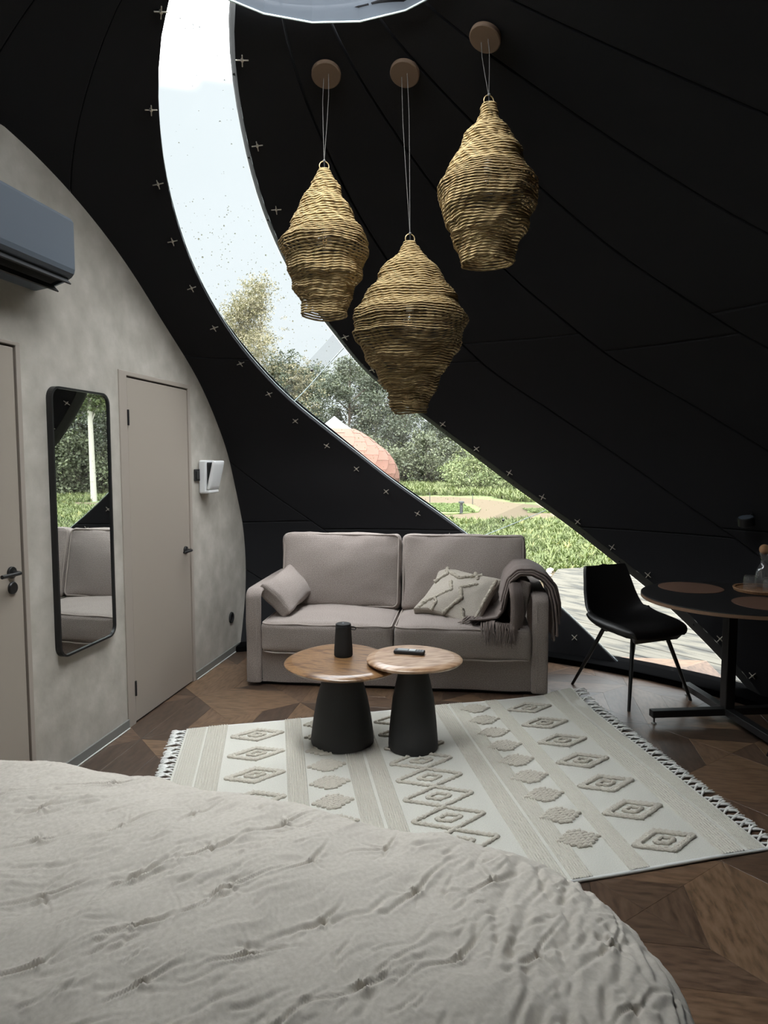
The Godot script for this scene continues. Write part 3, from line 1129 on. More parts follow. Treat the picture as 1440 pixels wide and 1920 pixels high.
func sofa() -> void:
	var s := thing("sofa", "two seat mauve grey slipcovered sofa with thin arms and loose cushions", "sofa", sofa_t())
	var fab: StandardMaterial3D = M.sofa_fabric
	# slipcovered base: the skirt drapes from under the seat to just above the floor
	var skirt := func(u: float, v: float) -> Vector3:
		var x := lerpf(-0.9, 0.9, u)
		var y := lerpf(0.33, 0.025, v)
		var fold := 0.006 * sin(u * 21.0 + 1.0) * v + 0.012 * exp(-pow((absf(x) - 0.86) / 0.05, 2.0)) * sin(v * 5.0)
		return Vector3(x, y, -0.028 + fold - 0.02 * (1 - v) * (1 - v))
	var b := MB.new()
	b.add(grid(60, 12, skirt, false, true))
	b.add(rbox(Vector3(1.8, 0.2, 0.8), 0.02, 2, Vector3(0, 0.19, -0.46)))
	b.add(rbox(Vector3(1.86, 0.72, 0.2), 0.06, 4, Vector3(0, 0.43, -0.82)))
	part(s, "body", b.done(), fab)
	part(s, "plinth", rbox(Vector3(1.84, 0.03, 0.82), 0.004, 1, Vector3(0, 0.015, -0.47)), M.black_matt)
	for sx in [-1, 1]:
		var side := PackedVector2Array()
		for k in 9:
			side.append(Vector2(-0.07 + 0.07 * sin(PI / 2 * k / 8.0), 0.595 + 0.07 * cos(PI / 2 * k / 8.0)))
		for k in 8:
			side.append(Vector2(0.0 + 0.006 * sin(k * 1.3), 0.53 - 0.0715 * k))
		for q in [Vector2(0.004, 0.024), Vector2(-0.3, 0.026), Vector2(-0.6, 0.024), Vector2(-0.9, 0.025), Vector2(-0.9, 0.35), Vector2(-0.9, 0.64), Vector2(-0.88, 0.665), Vector2(-0.6, 0.668), Vector2(-0.3, 0.667)]:
			side.append(q)
		part(s, "arm", soft_extrude(side, 0.053, 0.028), fab, at(sx * 0.953, 0, 0))
		part(s, "arm_seam", tube([Vector3(sx * 0.93 , 0.03, 0.002), Vector3(sx * 0.93, 0.3, 0.004), Vector3(sx * 0.93, 0.6, 0.0), Vector3(sx * 0.932, 0.648, -0.03), Vector3(sx * 0.935, 0.663, -0.1), Vector3(sx * 0.935, 0.667, -0.7)], 0.0028, 6), M.sofa_piping)
		var cx: float = sx * 0.45
		var st := part(s, "seat_cushion", cushion(Vector3(0.893, 0.205, 0.74), 0.035, Vector3(0.002, 0.035, 0.012), 22, 0.008, 30 + sx), fab, at(cx, 0.343, -0.345))
		part(st, "piping", piping_loop(-0.437, 0.437, -0.36, 0.366, 0.094, 0.0055), M.sofa_piping)
		part(st, "piping", piping_loop(-0.437, 0.437, -0.36, 0.366, -0.096, 0.0055, 0.012), M.sofa_piping)
		var bk := part(s, "back_cushion", cushion(Vector3(0.885, 0.55, 0.2), 0.036, Vector3(0.008, 0.014, 0.05), 26, 0.014, 40 + sx), fab, Transform3D(Basis(Vector3.RIGHT, deg_to_rad(-13)), Vector3(cx, 0.70, -0.62)))
		var pp := []
		for k in 40:
			var q := round_rect(-0.43, -0.262, 0.43, 0.264, 0.04, 9)[k % 40]
			pp.append(Vector3(q.x, q.y, 0.0945 + 0.003 * sin(q.x * 19.0)))
		part(bk, "piping", tube(pp, 0.007, 6, true), M.sofa_piping)
	# small plain pillow leaning on the left arm, its twin on the right arm under the throw
	var tl := Transform3D(Basis(Vector3.UP, deg_to_rad(68)) , Vector3.ZERO)
	tl = Transform3D(Basis(Vector3.BACK, deg_to_rad(46)), Vector3(-0.80, 0.60, -0.32)) * Transform3D(Basis(Vector3.UP, deg_to_rad(76)), Vector3.ZERO)
	whole("pillow", "small plain grey pillow leaning against the left sofa arm", "pillow", cushion(Vector3(0.46, 0.28, 0.09), 0.02, Vector3(0, 0, 0.05), 18, 0.012, 61, 0.012), M.sofa_fabric, sofa_t() * tl)
	var tr := Transform3D(Basis(Vector3.BACK, deg_to_rad(-12)), Vector3(0.83, 0.60, -0.32)) * Transform3D(Basis(Vector3.UP, deg_to_rad(-88)), Vector3.ZERO)
	whole("pillow", "grey pillow propped on the right sofa arm under the brown throw", "pillow", cushion(Vector3(0.46, 0.31, 0.08), 0.02, Vector3(0, 0, 0.04), 18, 0.008, 62, 0.012), M.sofa_fabric, sofa_t() * tr)
	# patterned pillow with tufted bars
	var tp := sofa_t() * Transform3D(Basis(Vector3.UP, deg_to_rad(-14)) * Basis(Vector3.RIGHT, deg_to_rad(-50)) * Basis(Vector3.BACK, deg_to_rad(-14)), Vector3(0.425, 0.583, -0.33))
	var pl := thing("patterned_pillow", "square beige pillow with raised tufted bars lying on the right seat", "pillow", tp)
	part(pl, "cover", cushion(Vector3(0.49, 0.46, 0.07), 0.016, Vector3(0, 0, 0.055), 26, 0.016, 63, 0.03), M.pillow_linen)
	var zf := func(x: float, y: float) -> float: return 0.033 + 0.055 * maxf(0, 1 - pow(x / 0.235, 2)) * maxf(0, 1 - pow(y / 0.225, 2))
	for q in [[[0.205, -0.2], [0.205, 0.2]], [[-0.205, -0.17], [-0.03, -0.02], [-0.08, 0.06]], [[-0.02, -0.2], [0.06, -0.06], [0.02, 0.02], [0.12, 0.1]], [[-0.17, 0.16], [-0.03, 0.1], [0.1, 0.2]], [[-0.11, -0.2], [-0.1, -0.13], [-0.13, -0.1]], [[0.14, -0.2], [0.09, -0.12]], [[-0.2, 0.03], [-0.14, 0.12], [-0.18, 0.2]], [[0.04, 0.2], [0.1, 0.13]], [[-0.205, -0.2], [-0.16, -0.12]]]:
		var pts := []
		var rad := []
		for k in q.size() - 1:
			var a := Vector2(q[k][0], q[k][1])
			var c := Vector2(q[k + 1][0], q[k + 1][1])
			var n := maxi(3, int(a.distance_to(c) / 0.007))
			for e in n:
				var p := a.lerp(c, float(e) / n)
				pts.append(Vector3(p.x + rng.randf_range(-0.002, 0.002), p.y + rng.randf_range(-0.002, 0.002), zf.call(p.x, p.y) - 0.002))
				rad.append(0.014 * rng.randf_range(0.75, 1.25))
		part(pl, "tufted_bar", tube(pts, rad, 7), M.tuft_wool)
	throw_blanket()


func throw_blanket() -> void:
	var th := thing("throw_blanket", "taupe fringed wool throw draped over the right sofa arm", "blanket", sofa_t())
	var path := [Vector2(0.50, 0.478), Vector2(0.60, 0.485), Vector2(0.69, 0.50), Vector2(0.735, 0.56), Vector2(0.752, 0.65), Vector2(0.775, 0.735), Vector2(0.825, 0.782), Vector2(0.90, 0.785), Vector2(0.965, 0.755), Vector2(1.01, 0.70), Vector2(1.03, 0.60), Vector2(1.037, 0.48), Vector2(1.04, 0.36)]
	var cv := Curve2D.new()
	for k in path.size():
		var t: Vector2 = (path[mini(k + 1, path.size() - 1)] - path[maxi(k - 1, 0)]) / 6.0
		cv.add_point(path[k], -t, t)
	var L := cv.get_baked_length()
	var layers := [[0.0, -0.60, -0.075, 0.0, 1.0], [0.014, -0.58, -0.05, 0.16, 0.97], [0.028, -0.55, -0.062, 0.24, 0.9], [0.041, -0.52, -0.085, 0.3, 0.86]]
	for q in layers:
		var off: float = q[0]
		var f := func(u: float, v: float) -> Vector3:
			var s := lerpf(q[3], q[4], u) * L
			var p := cv.sample_baked(s)
			var t := (cv.sample_baked(minf(s + 0.01, L)) - cv.sample_baked(maxf(s - 0.01, 0))).normalized()
			var n := Vector2(-t.y, t.x)
			var front: float = q[2] + 0.02 * sin(u * 9.0 + off * 60.0) + 0.10 * maxf(0, 0.3 - u) * 2.0
			var z := lerpf(q[1], front, v)
			var w := 0.006 * sin(v * 14.0 + u * 5.0 + off * 40.0) * (0.4 + v)
			p += n * (off + w + 0.006)
			return Vector3(p.x, p.y, z)
		var g := func(u: float, v: float) -> Vector3: return f.call(u, v)
		var b := MB.new()
		b.add(grid(60, 24, g, false, true))
		var edge := []
		for k in 61:
			edge.append(f.call(k / 60.0, 1.0))
		b.add(tube(edge, 0.0075, 6))
		var e2 := []
		for k in 25:
			e2.append(f.call(1.0, k / 24.0))
		b.add(tube(e2, 0.006, 6))
		part(th, "fold", b.done(), M.throw_wool)
	# fringe: over the front of the seat and along the end on the seat
	var b := MB.new()
	for k in 46:
		var u := k / 45.0
		var x := lerpf(0.49, 0.80, u)
		var z0 := lerpf(-0.13, 0.028, smoothstep(0.1, 0.75, u))
		var y0 := 0.488 if u < 0.6 else 0.48
		var out := lerpf(0.05, 0.03, u)
		var pts := [Vector3(x, y0, z0 - 0.04), Vector3(x - 0.01, y0 + 0.004, z0)]
		if u < 0.3:
			pts.append(Vector3(x - 0.03 + rng.randf_range(-0.02, 0.01), y0 - 0.01, z0 + 0.05))
			pts.append(Vector3(x - 0.05 + rng.randf_range(-0.03, 0.01), y0 - 0.02, z0 + 0.09))
		else:
			pts.append(Vector3(x - 0.01 + rng.randf_range(-0.015, 0.015), y0 - 0.03, maxf(z0 + out * 0.6, 0.05)))
			pts.append(Vector3(x - 0.005 + rng.randf_range(-0.02, 0.02), y0 - rng.randf_range(0.09, 0.15), maxf(z0 + out * 0.7, 0.052)))
		b.add(tube(pts, [0.004, 0.005, 0.0045, 0.0025], 5))
	part(th, "fringe", b.done(), M.throw_wool)
	var hang := MB.new()   # the corner that hangs down in front of the pillow
	for q in 3:
		var x0 := 0.765 + 0.018 * q
		var f := func(u: float, v: float) -> Vector3:
			var y := lerpf(0.77, 0.36 + 0.02 * q, v)
			return Vector3(x0 + 0.02 * sin(v * 3.0) + (u - 0.5) * lerpf(0.045, 0.055, v), y, 0.0 - 0.02 * q + 0.03 * smoothstep(0.0, 0.6, v) + 0.012 * sin(u * PI) - 0.09 * (1 - smoothstep(0.0, 0.25, v)))
		hang.add(grid(6, 16, f, false, true))
	part(th, "hanging_corner", hang.done(), M.throw_wool)


# ---------------------------------------------------------------- rug
const RUG_O := Vector3(-1.12, 0, -3.826)
const RUG_X := Vector3(0.96819685, 0, -0.25018965)
const RUG_Z := Vector3(0.15506214, 0, 0.98790472)
const RUG_L := 2.43
const RUG_W := 1.826


func rp(a: float, b: float, y: float) -> Vector3:
	var lift := 0.035 * smoothstep(2.15, 2.45, a) * smoothstep(0.22, 0.0, b)
	return RUG_X * a + RUG_Z * b + Vector3.UP * (y + lift + 0.0015 * sin(a * 9.0 + b * 4.0))


func pile_line(list: Array, y: float, r: float, step := 0.012) -> ArrayMesh:
	var b := MB.new()
	for pl in list:
		var pts := []
		var rad := []
		var k := 0
		for e in pl.size() - 1:
			var a: Vector2 = pl[e]
			var c: Vector2 = pl[e + 1]
			var n := maxi(2, int(a.distance_to(c) / step))
			for q in n + (1 if e == pl.size() - 2 else 0):
				var p := a.lerp(c, float(q) / n)
				pts.append(rp(p.x + rng.randf_range(-0.002, 0.002), p.y + rng.randf_range(-0.002, 0.002), y))
				rad.append(r * (1.3 if k % 2 else 0.78) * rng.randf_range(0.9, 1.1))
				k += 1
		b.add(tube(pts, rad, 6))
	return b.done()


func diamond(ca: float, cb: float, ra: float, rb: float) -> Array:
	return [Vector2(ca - ra, cb), Vector2(ca, cb - rb), Vector2(ca + ra, cb), Vector2(ca, cb + rb), Vector2(ca - ra, cb)]


func rug() -> void:
	var r := thing("rug", "cream rug with raised diamonds, ribbed bands and knotted tassels", "rug", Transform3D(Basis.IDENTITY, RUG_O))
	var top := func(u: float, v: float) -> Vector3: return rp(u * RUG_L, v * RUG_W, 0.012)
	var bot := func(u: float, v: float) -> Vector3: return rp(u * RUG_L, v * RUG_W, 0.001)
	var b := MB.new()
	b.add(grid(60, 40, top, false, false))
	b.add(grid(60, 4, bot, false, true))
	part(r, "ground_weave", b.done(), M.rug_ground)
	for e in [0.0, RUG_W]:
		var pts := []
		for k in 61:
			pts.append(rp(RUG_L * k / 60.0, e, 0.007))
		part(r, "edge_binding", tube(pts, 0.007, 8), M.tassel_cotton)
	# ribbed bands across the rug
	for q in [[0.012, 0.11, 0], [0.12, 0.23, 1], [0.555, 0.65, 1], [0.86, 0.95, 1], [0.965, 1.05, 1], [1.465, 1.56, 1], [1.575, 1.66, 1], [1.815, 1.90, 1], [2.222, 2.325, 1], [2.345, 2.418, 0]]:
		var a0: float = q[0]
		var a1: float = q[1]
		var rows := 8
		var f := func(u: float, v: float) -> Vector3:
			var ridge := absf(sin(u * rows * PI))
			var lump := 0.0018 * sin(v * 190.0 + u * 40.0) * ridge
			return rp(lerpf(a0, a1, u), v * RUG_W, 0.0125 + (0.006 * ridge + lump) * (1.0 if q[2] else 0.5) * (0.0 if (u < 0.001 or u > 0.999) else 1.0))
		part(r, "ribbed_band", grid(rows * 6, 90, f), M.rug_band)
	# columns of diamonds
	for ca in [0.40, 2.05]:
		for k in 7:
			var cb := 0.185 + 0.25 * k
			var m := MB.new()
			for s in [1.0, 0.86]:
				m.add(pile_line([diamond(ca, cb, 0.145 * s, 0.078 * s)], 0.015, 0.0085))
			m.add(pile_line([diamond(ca, cb, 0.05, 0.024)], 0.015, 0.0085))
			part(r, "outlined_diamond", m.done(), M.rug_pile)
	for ca in [0.755, 1.715]:
		for k in 9:
			var cb := 0.115 + 0.184 * k + 0.0
			var lines := []
			for q in 9:
				var t := -0.9 + 1.8 * q / 8.0
				var half := 0.098 * (1 - absf(t))
				if half > 0.012:
					lines.append([Vector2(ca - half, cb + t * 0.078), Vector2(ca + half, cb + t * 0.078)])
			part(r, "solid_diamond", pile_line(lines, 0.0145, 0.0085), M.rug_pile)
	for k in 9:
		var cb := 0.17 + 0.188 * k
		var m := MB.new()
		m.add(pile_line([diamond(1.235, cb, 0.165, 0.092)], 0.015, 0.009))
		m.add(pile_line([diamond(1.235, cb, 0.06, 0.03)], 0.0145, 0.0085))
		part(r, "chained_diamond", m.done(), M.rug_pile)
	# tassels: two variants of a knotted pair of cords with a loose brush end
	var kinds := []
	for v in 3:
		var t := MB.new()
		for s in [-1, 1]:
			t.add(tube([Vector3(0, 0.004, s * 0.017), Vector3(0.012, 0.008, s * 0.012), Vector3(0.03, 0.009, s * 0.002)], [0.005, 0.0055, 0.006], 6))
		t.add(rbox(Vector3(0.016, 0.016, 0.018), 0.0075, 2, Vector3(0.034, 0.009, 0)))
		for s in 7:
			var a := (s - 3) * 0.006 + rng.randf_range(-0.003, 0.003)
			t.add(tube([Vector3(0.036, 0.009, a * 0.4), Vector3(0.055, 0.009 + rng.randf_range(-0.002, 0.004), a), Vector3(0.078 + rng.randf_range(-0.008, 0.008), 0.005 + rng.randf_range(0, 0.008), a * 1.7)], [0.0045, 0.0045, 0.002], 5))
		kinds.append(t.done())
	for e in 2:
		for k in 34:
			var cb := 0.027 + 0.0538 * k
			var p := rp(RUG_L, cb, 0.0) if e == 1 else rp(0, cb, 0.0)
			var x := RUG_X if e == 1 else -RUG_X
			var yaw := rng.randf_range(-0.22, 0.22)
			var bs := Basis(x, Vector3.UP, x.cross(Vector3.UP)).orthonormalized().rotated(Vector3.UP, yaw)
			many(r, "tassel", kinds[rng.randi_range(0, 2)], M.tassel_cotton, Transform3D(bs, p))


# ---------------------------------------------------------------- coffee tables
func pebble_top(rf: Callable, y: float, rim: float, grain: float) -> ArrayMesh:
	var b := MB.new()
	var rings := [[[0.0, 0.0], [0.5, 0.0], [1.0 - rim, 0.0]], [[1.0 - rim, 0.0], [1.0 - rim * 0.5, -0.003], [0.985, -0.009], [1.0, -0.014]], [[1.0, -0.014], [0.995, -0.02], [0.95, -0.03], [0.8, -0.036], [0.0, -0.036]]]
	for sec in rings:
		var P := PackedVector3Array()
		for e in sec:
			for k in 73:
				var a := TAU * k / 72.0
				var r: float = rf.call(a) * e[0]
				P.append(Vector3(r * cos(a), y + e[1], r * sin(a)))
		b.add(net(P, 72, sec.size() - 1, true, true))
	var g := Vector2(cos(grain), sin(grain))
	for k in b.v.size():
		var p := Vector2(b.v[k].x, b.v[k].z)
		b.uv[k] = Vector2(p.dot(g), p.dot(g.orthogonal()))
	return b.done()


func coffee_tables() -> void:
	var t := thing("coffee_table", "lower coffee table with large brown pebble shaped top and black cone base", "coffee table", at(-0.225, 0.003, -3.655))
	var r1 := func(a: float) -> float: return 0.318 * (1.0 + 0.055 * cos(2.0 * (a - 1.15)) + 0.03 * cos(3.0 * (a - 0.5)) + 0.015 * cos(4.0 * a))
	part(t, "top", pebble_top(r1, 0.466, 0.13, 0.35), M.acacia)
	part(t, "base", lathe([Vector2(0, 0.435), Vector2(0.085, 0.435), Vector2(0.094, 0.42), Vector2(0.114, 0.34), Vector2(0.138, 0.25), Vector2(0.156, 0.15), Vector2(0.168, 0.06), Vector2(0.171, 0.03), Vector2(0.168, 0.015), Vector2(0.16, 0.012), Vector2(0, 0.012)], 56), M.cone_black)
	var u := thing("coffee_table", "taller coffee table with smaller pale rounded top overlapping the brown one", "coffee table", at(0.155, 0, -3.583))
	var r2 := func(a: float) -> float: return 0.245 * (1.0 + 0.03 * cos(2.0 * (a - 0.1)) + 0.03 * cos(3.0 * (a - 0.25)))
	part(u, "top", pebble_top(r2, 0.508, 0.17, -0.25), M.acacia_light)
	part(u, "base", lathe([Vector2(0, 0.475), Vector2(0.062, 0.475), Vector2(0.07, 0.46), Vector2(0.089, 0.38), Vector2(0.11, 0.28), Vector2(0.122, 0.17), Vector2(0.131, 0.06), Vector2(0.132, 0.03), Vector2(0.13, 0.015), Vector2(0.124, 0.012), Vector2(0, 0.012)], 56), M.cone_black)
	# speaker
	var s := thing("speaker", "black cylindrical portable speaker with a loop on the lower table", "speaker", at(-0.222, 0.4692, -3.72))
	part(s, "body", lathe([Vector2(0, 0.0), Vector2(0.047, 0.0), Vector2(0.051, 0.006), Vector2(0.051, 0.03), Vector2(0.047, 0.09), Vector2(0.043, 0.15), Vector2(0.042, 0.17), Vector2(0.0405, 0.178), Vector2(0.036, 0.18), Vector2(0, 0.178)], 40), M.black_matt)
	part(s, "button", lathe([Vector2(0, 0.183), Vector2(0.006, 0.182), Vector2(0.007, 0.178)], 12), M.rubber_button)
	part(s, "band", lathe([Vector2(0.0425, 0.156), Vector2(0.0435, 0.158), Vector2(0.0435, 0.164), Vector2(0.0425, 0.166)], 36), M.dark_plastic)
	part(s, "loop", tube([Vector3(0.041, 0.162, 0.0), Vector3(0.055, 0.162, 0.003), Vector3(0.066, 0.158, 0.004), Vector3(0.069, 0.151, 0.004), Vector3(0.064, 0.145, 0.004), Vector3(0.05, 0.146, 0.003), Vector3(0.042, 0.147, 0.0)], 0.003, 8), M.black_matt)
	# remote control
	var m := thing("remote_control", "slim black remote control with grey keys on the pale table", "remote", turned(0.135, 0.5085, -3.62, -13))
	part(m, "body", rbox(Vector3(0.165, 0.02, 0.048), 0.007, 3, Vector3(0, 0.0105, 0)), M.dark_plastic)
	part(m, "key_panel", rbox(Vector3(0.058, 0.003, 0.036), 0.001, 1, Vector3(-0.035, 0.0208, 0)), M.rubber_button)
	part(m, "screen", rbox(Vector3(0.035, 0.003, 0.034), 0.001, 1, Vector3(0.016, 0.021, 0)), M.remote_light)
	for k in 3:
		for q in 2:
			part(m, "key", rbox(Vector3(0.011, 0.003, 0.011), 0.001, 1, Vector3(0.045 + 0.014 * k, 0.021, -0.009 + 0.018 * q)), M.rubber_button)


# ---------------------------------------------------------------- bed
func bed_t() -> Transform3D:
	return turned(0, 0, 0, -9.77)


func bed() -> void:
	var b := thing("bed", "low double bed hidden under the tufted linen quilt", "bed", bed_t())
	part(b, "base", rbox(Vector3(1.95, 0.26, 1.75), 0.02, 2, Vector3(-0.8, 0.17, -0.72)), M.black_matt)
	part(b, "mattress", cushion(Vector3(1.95, 0.24, 1.72), 0.07, Vector3(0, 0.01, 0), 10, 0.0, 3), M.mattress_white, at(-0.8, 0.42, -0.715))
	# the quilt: a sheet over a rounded block, with tufts and creases
	# finely divided where the camera sees it, coarsely beyond
	var X0 := -1.7
	var Z0 := -1.86 - 0.62
	var dx := 0.0043
	var dz := 0.0043
	var xs := PackedFloat32Array([-1.95, -1.88, -1.8])
	var first := xs.size()
	for k in int((0.89 - X0) / dx) + 1:
		xs.append(X0 + k * dx)
	var zs := PackedFloat32Array()
	for k in int((-0.85 - Z0) / dz) + 1:
		zs.append(Z0 + k * dz)
	for k in 26:
		zs.append(-0.85 + 0.042 * (k + 1))
	var nu := xs.size() - 1
	var nv := zs.size() - 1
	var X1 := xs[nu]
	var Z1 := zs[nv]
	X0 -= first * dx
	var H := PackedFloat32Array()
	H.resize((nu + 1) * (nv + 1))
	var big := FastNoiseLite.new()
	big.seed = 5
	big.frequency = 1.7
	big.fractal_octaves = 2
	var wr := FastNoiseLite.new()
	wr.seed = 9
	wr.frequency = 1.0
	wr.fractal_type = FastNoiseLite.FRACTAL_RIDGED
	wr.fractal_octaves = 3
	var e1 := Vector2(0.62, -0.78)
	for j in nv + 1:
		for i in nu + 1:
			var p := Vector2(xs[i], zs[j])
			var wob := big.get_noise_2d(p.x * 2.0 + 40, p.y * 2.0) * 0.08
			var a := p.dot(e1)
			var c := p.dot(e1.orthogonal()) + wob
			H[j * (nu + 1) + i] = 0.018 * big.get_noise_2d(p.x, p.y) + 0.007 * wr.get_noise_2d(a * 1.3, c * 4.0) + 0.0016 * wr.get_noise_2d(a * 5.0 + 30, c * 16.0) + 0.0009 * wr.get_noise_2d(a * 22.0, c * 50.0)
	# tufts: those the photograph shows, then the same lattice over the rest
	var tufts := []
	for q in [[-1.0, -1.32], [-0.87, -1.13], [-0.84, -1.42], [-0.98, -1.61], [-0.82, -1.72], [-0.7, -1.55], [-0.74, -1.26], [-0.65, -1.12], [-0.6, -1.41], [-0.56, -1.7], [-0.44, -1.54], [-0.48, -1.23], [-0.36, -1.35], [-0.39, -1.05], [-0.24, -1.18], [-0.18, -1.49], [-0.07, -1.29], [0.08, -1.32], [-0.01, -1.54], [0.23, -1.37], [-1.25, -1.66], [-0.28, -1.65]]:
		tufts.append(Vector2(q[0], q[1]))
	for i in range(-12, 8):
		for j in range(-4, 12):
			var p := Vector2(-0.6, -1.41) + Vector2(0.15, -0.13) * i + Vector2(0.13, 0.19) * j
			var ok := p.x > X0 and p.x < X1 - 0.15 and p.y > Z0 + 0.15 and p.y < Z1
			for t in tufts:
				if t.distance_to(p) < 0.13:
					ok = false
			if ok:
				tufts.append(p + Vector2(rng.randf_range(-0.015, 0.015), rng.randf_range(-0.015, 0.015)))
	for t in tufts:
		if t.y > -0.8 or t.x > 0.26 or t.y < foot_line(t.x) - 0.06:
			continue
		dent(H, nu, nv, X0, Z0, dx, dz, t, Vector2.ZERO, 0.0, 0.008, 0.010)
		dent(H, nu, nv, X0, Z0, dx, dz, t, Vector2.ZERO, 0.0, 0.065, 0.013)
		for k in rng.randi_range(4, 6):
			if k < 2:   # the long creases along the quilt's grain
				dent(H, nu, nv, X0, Z0, dx, dz, t, e1.rotated(rng.randf_range(-0.4, 0.4)) * (1.0 if k == 0 else -1.0), rng.randf_range(0.1, 0.22), rng.randf_range(0.003, 0.005), rng.randf_range(0.006, 0.011))
			else:
				dent(H, nu, nv, X0, Z0, dx, dz, t, Vector2.from_angle(rng.randf() * TAU), rng.randf_range(0.03, 0.11), 0.0035, rng.randf_range(0.003, 0.006))
	for k in 520:
		var t := Vector2(rng.randf_range(-1.6, 0.3), rng.randf_range(-1.9, -0.85))
		dent(H, nu, nv, X0, Z0, dx, dz, t, e1.rotated(rng.randfn(0.0, 0.35)), rng.randf_range(0.04, 0.2), rng.randf_range(0.003, 0.007), rng.randf_range(0.0014, 0.0046))
	for k in 90:   # folds that run off over the side and the foot
		var t := Vector2(rng.randf_range(-0.05, 0.34), rng.randf_range(-1.7, -0.9))
		dent(H, nu, nv, X0, Z0, dx, dz, t, Vector2(rng.randf_range(-0.25, 0.25), 1.0).normalized(), rng.randf_range(0.12, 0.34), rng.randf_range(0.005, 0.011), rng.randf_range(0.002, 0.007))
	var P := PackedVector3Array()
	P.resize((nu + 1) * (nv + 1))
	for j in nv + 1:
		for i in nu + 1:
			var p := Vector2(xs[i], zs[j])
			P[j * (nu + 1) + i] = drape(p, H[j * (nu + 1) + i])
	whole("quilt", "tufted oatmeal linen quilt with creases spread over the bed", "quilt", net(P, nu, nv, false, false), M.quilt_linen, bed_t())


func foot_line(x: float) -> float:   # where the top of the quilt begins to round down at the foot
	return -1.845 + 0.215 * maxf(0.0, x + 1.05) - 0.02 * smoothstep(-1.2, -1.6, x)


func drape(p: Vector2, h: float) -> Vector3:
	# distance outside the flat top, whose corner is rounded
	var qx := p.x - 0.22
	var qz := (foot_line(p.x) - p.y) * 0.977
	var rc := 0.22
	var ax := maxf(qx + rc, 0.0)
	var az := maxf(qz + rc, 0.0)
	var inside := minf(maxf(qx + rc, qz + rc), 0.0)
	var l := sqrt(ax * ax + az * az)
	var s := l + inside - rc
	var top := 0.585
	if s <= 0.0:
		return Vector3(p.x, top + h, p.y)
	var g := Vector2(ax, -az) / maxf(l, 1e-6)
	var base := p - g * s
	var r := 0.15
	var horiz := 0.0
	var drop := 0.0
	var nrm := Vector3.UP
	var arc := r * PI / 2
	if s < arc:
		var a := s / r
		horiz = r * sin(a)
		drop = r * (1 - cos(a))
		nrm = Vector3(g.x * sin(a), cos(a), g.y * sin(a))
	else:
		var e := s - arc
		var along := base.dot(g.orthogonal())
		horiz = r + e * 0.10 + 0.02 * sin(along * 15.0) * smoothstep(0.0, 0.3, e)
		drop = r + e * 0.98
		nrm = Vector3(g.x, 0.1, g.y)
	var o := Vector3(base.x + g.x * horiz, maxf(top - drop, 0.06), base.y + g.y * horiz)
	return o + nrm * h


func dent(H: PackedFloat32Array, nu: int, nv: int, X0: float, Z0: float, dx: float, dz: float, t: Vector2, dir: Vector2, length: float, wide: float, deep: float) -> void:
	# a dimple, or a crease that starts at t and runs along dir, with a soft ridge beside it
	var m := length + wide * 4.0
	var i0 := maxi(0, int((t.x - m - X0) / dx))
	var i1 := mini(nu, int((t.x + m - X0) / dx) + 1)
	var j0 := maxi(0, int((t.y - m - Z0) / dz))
	var j1 := mini(nv, int((t.y + m - Z0) / dz) + 1)
	var bend := rng.randf_range(-0.35, 0.35)
	var wig := rng.randf_range(-1.0, 1.0) * 0.05 * length
	var ph := rng.randf() * 6.0
	for j in range(j0, j1 + 1):
		for i in range(i0, i1 + 1):
			var d := Vector2(X0 + i * dx, Z0 + j * dz) - t
			if length <= 0.0:
				H[j * (nu + 1) + i] -= deep * exp(-d.length_squared() / (wide * wide))
				continue
			var a := d.dot(dir)
			if a < -wide * 2 or a > length + wide * 2:
				continue
			var u := clampf(a / length, 0.0, 1.0)
			var c := d.dot(dir.orthogonal()) + bend * length * u * u + wig * sin(u * 7.0 + ph)
			var fade := (1.0 - u) * (0.35 + 0.65 * (1.0 - u)) * smoothstep(-wide * 2, wide, a)
			H[j * (nu + 1) + i] += deep * fade * (-exp(-c * c / (wide * wide)) + 0.75 * exp(-pow(absf(c) - 2.4 * wide, 2) / (1.7 * wide * wide)))


# ---------------------------------------------------------------- pendant lamps
func lamps() -> void:
	lamp("pendant lamp with the slim woven rope shade nearest the window, leftmost of three", 1.5, 3.275, Vector3(-0.272, 0, -3.268), 2.852,
		[[0.0, 0.024], [0.05, 0.05], [0.11, 0.082], [0.18, 0.118], [0.26, 0.158], [0.30, 0.188], [0.325, 0.204], [0.36, 0.196], [0.40, 0.176], [0.44, 0.168], [0.475, 0.166], [0.51, 0.142], [0.55, 0.125], [0.59, 0.112], [0.62, 0.108], [0.645, 0.106]], 58, 11)
	lamp("large pendant lamp with the widest woven rope shade, hanging lowest in the middle", 26.2, 3.256, Vector3(0.1175, 0, -3.218), 2.515,
		[[0.0, 0.024], [0.05, 0.055], [0.11, 0.115], [0.18, 0.16], [0.25, 0.205], [0.315, 0.244], [0.36, 0.261], [0.41, 0.25], [0.48, 0.215], [0.545, 0.178], [0.61, 0.14], [0.68, 0.10], [0.72, 0.086], [0.745, 0.078], [0.757, 0.074]], 70, 12)
	lamp("pendant lamp with the bulging woven rope shade hung highest, rightmost of three", 54.5, 3.254, Vector3(0.428, 0, -2.953), 2.982,
		[[0.0, 0.029], [0.045, 0.034], [0.09, 0.062], [0.13, 0.094], [0.18, 0.124], [0.24, 0.152], [0.29, 0.18], [0.33, 0.2], [0.37, 0.203], [0.405, 0.192], [0.44, 0.178], [0.47, 0.172], [0.51, 0.15], [0.55, 0.128], [0.585, 0.112], [0.615, 0.104], [0.63, 0.098]], 60, 13)


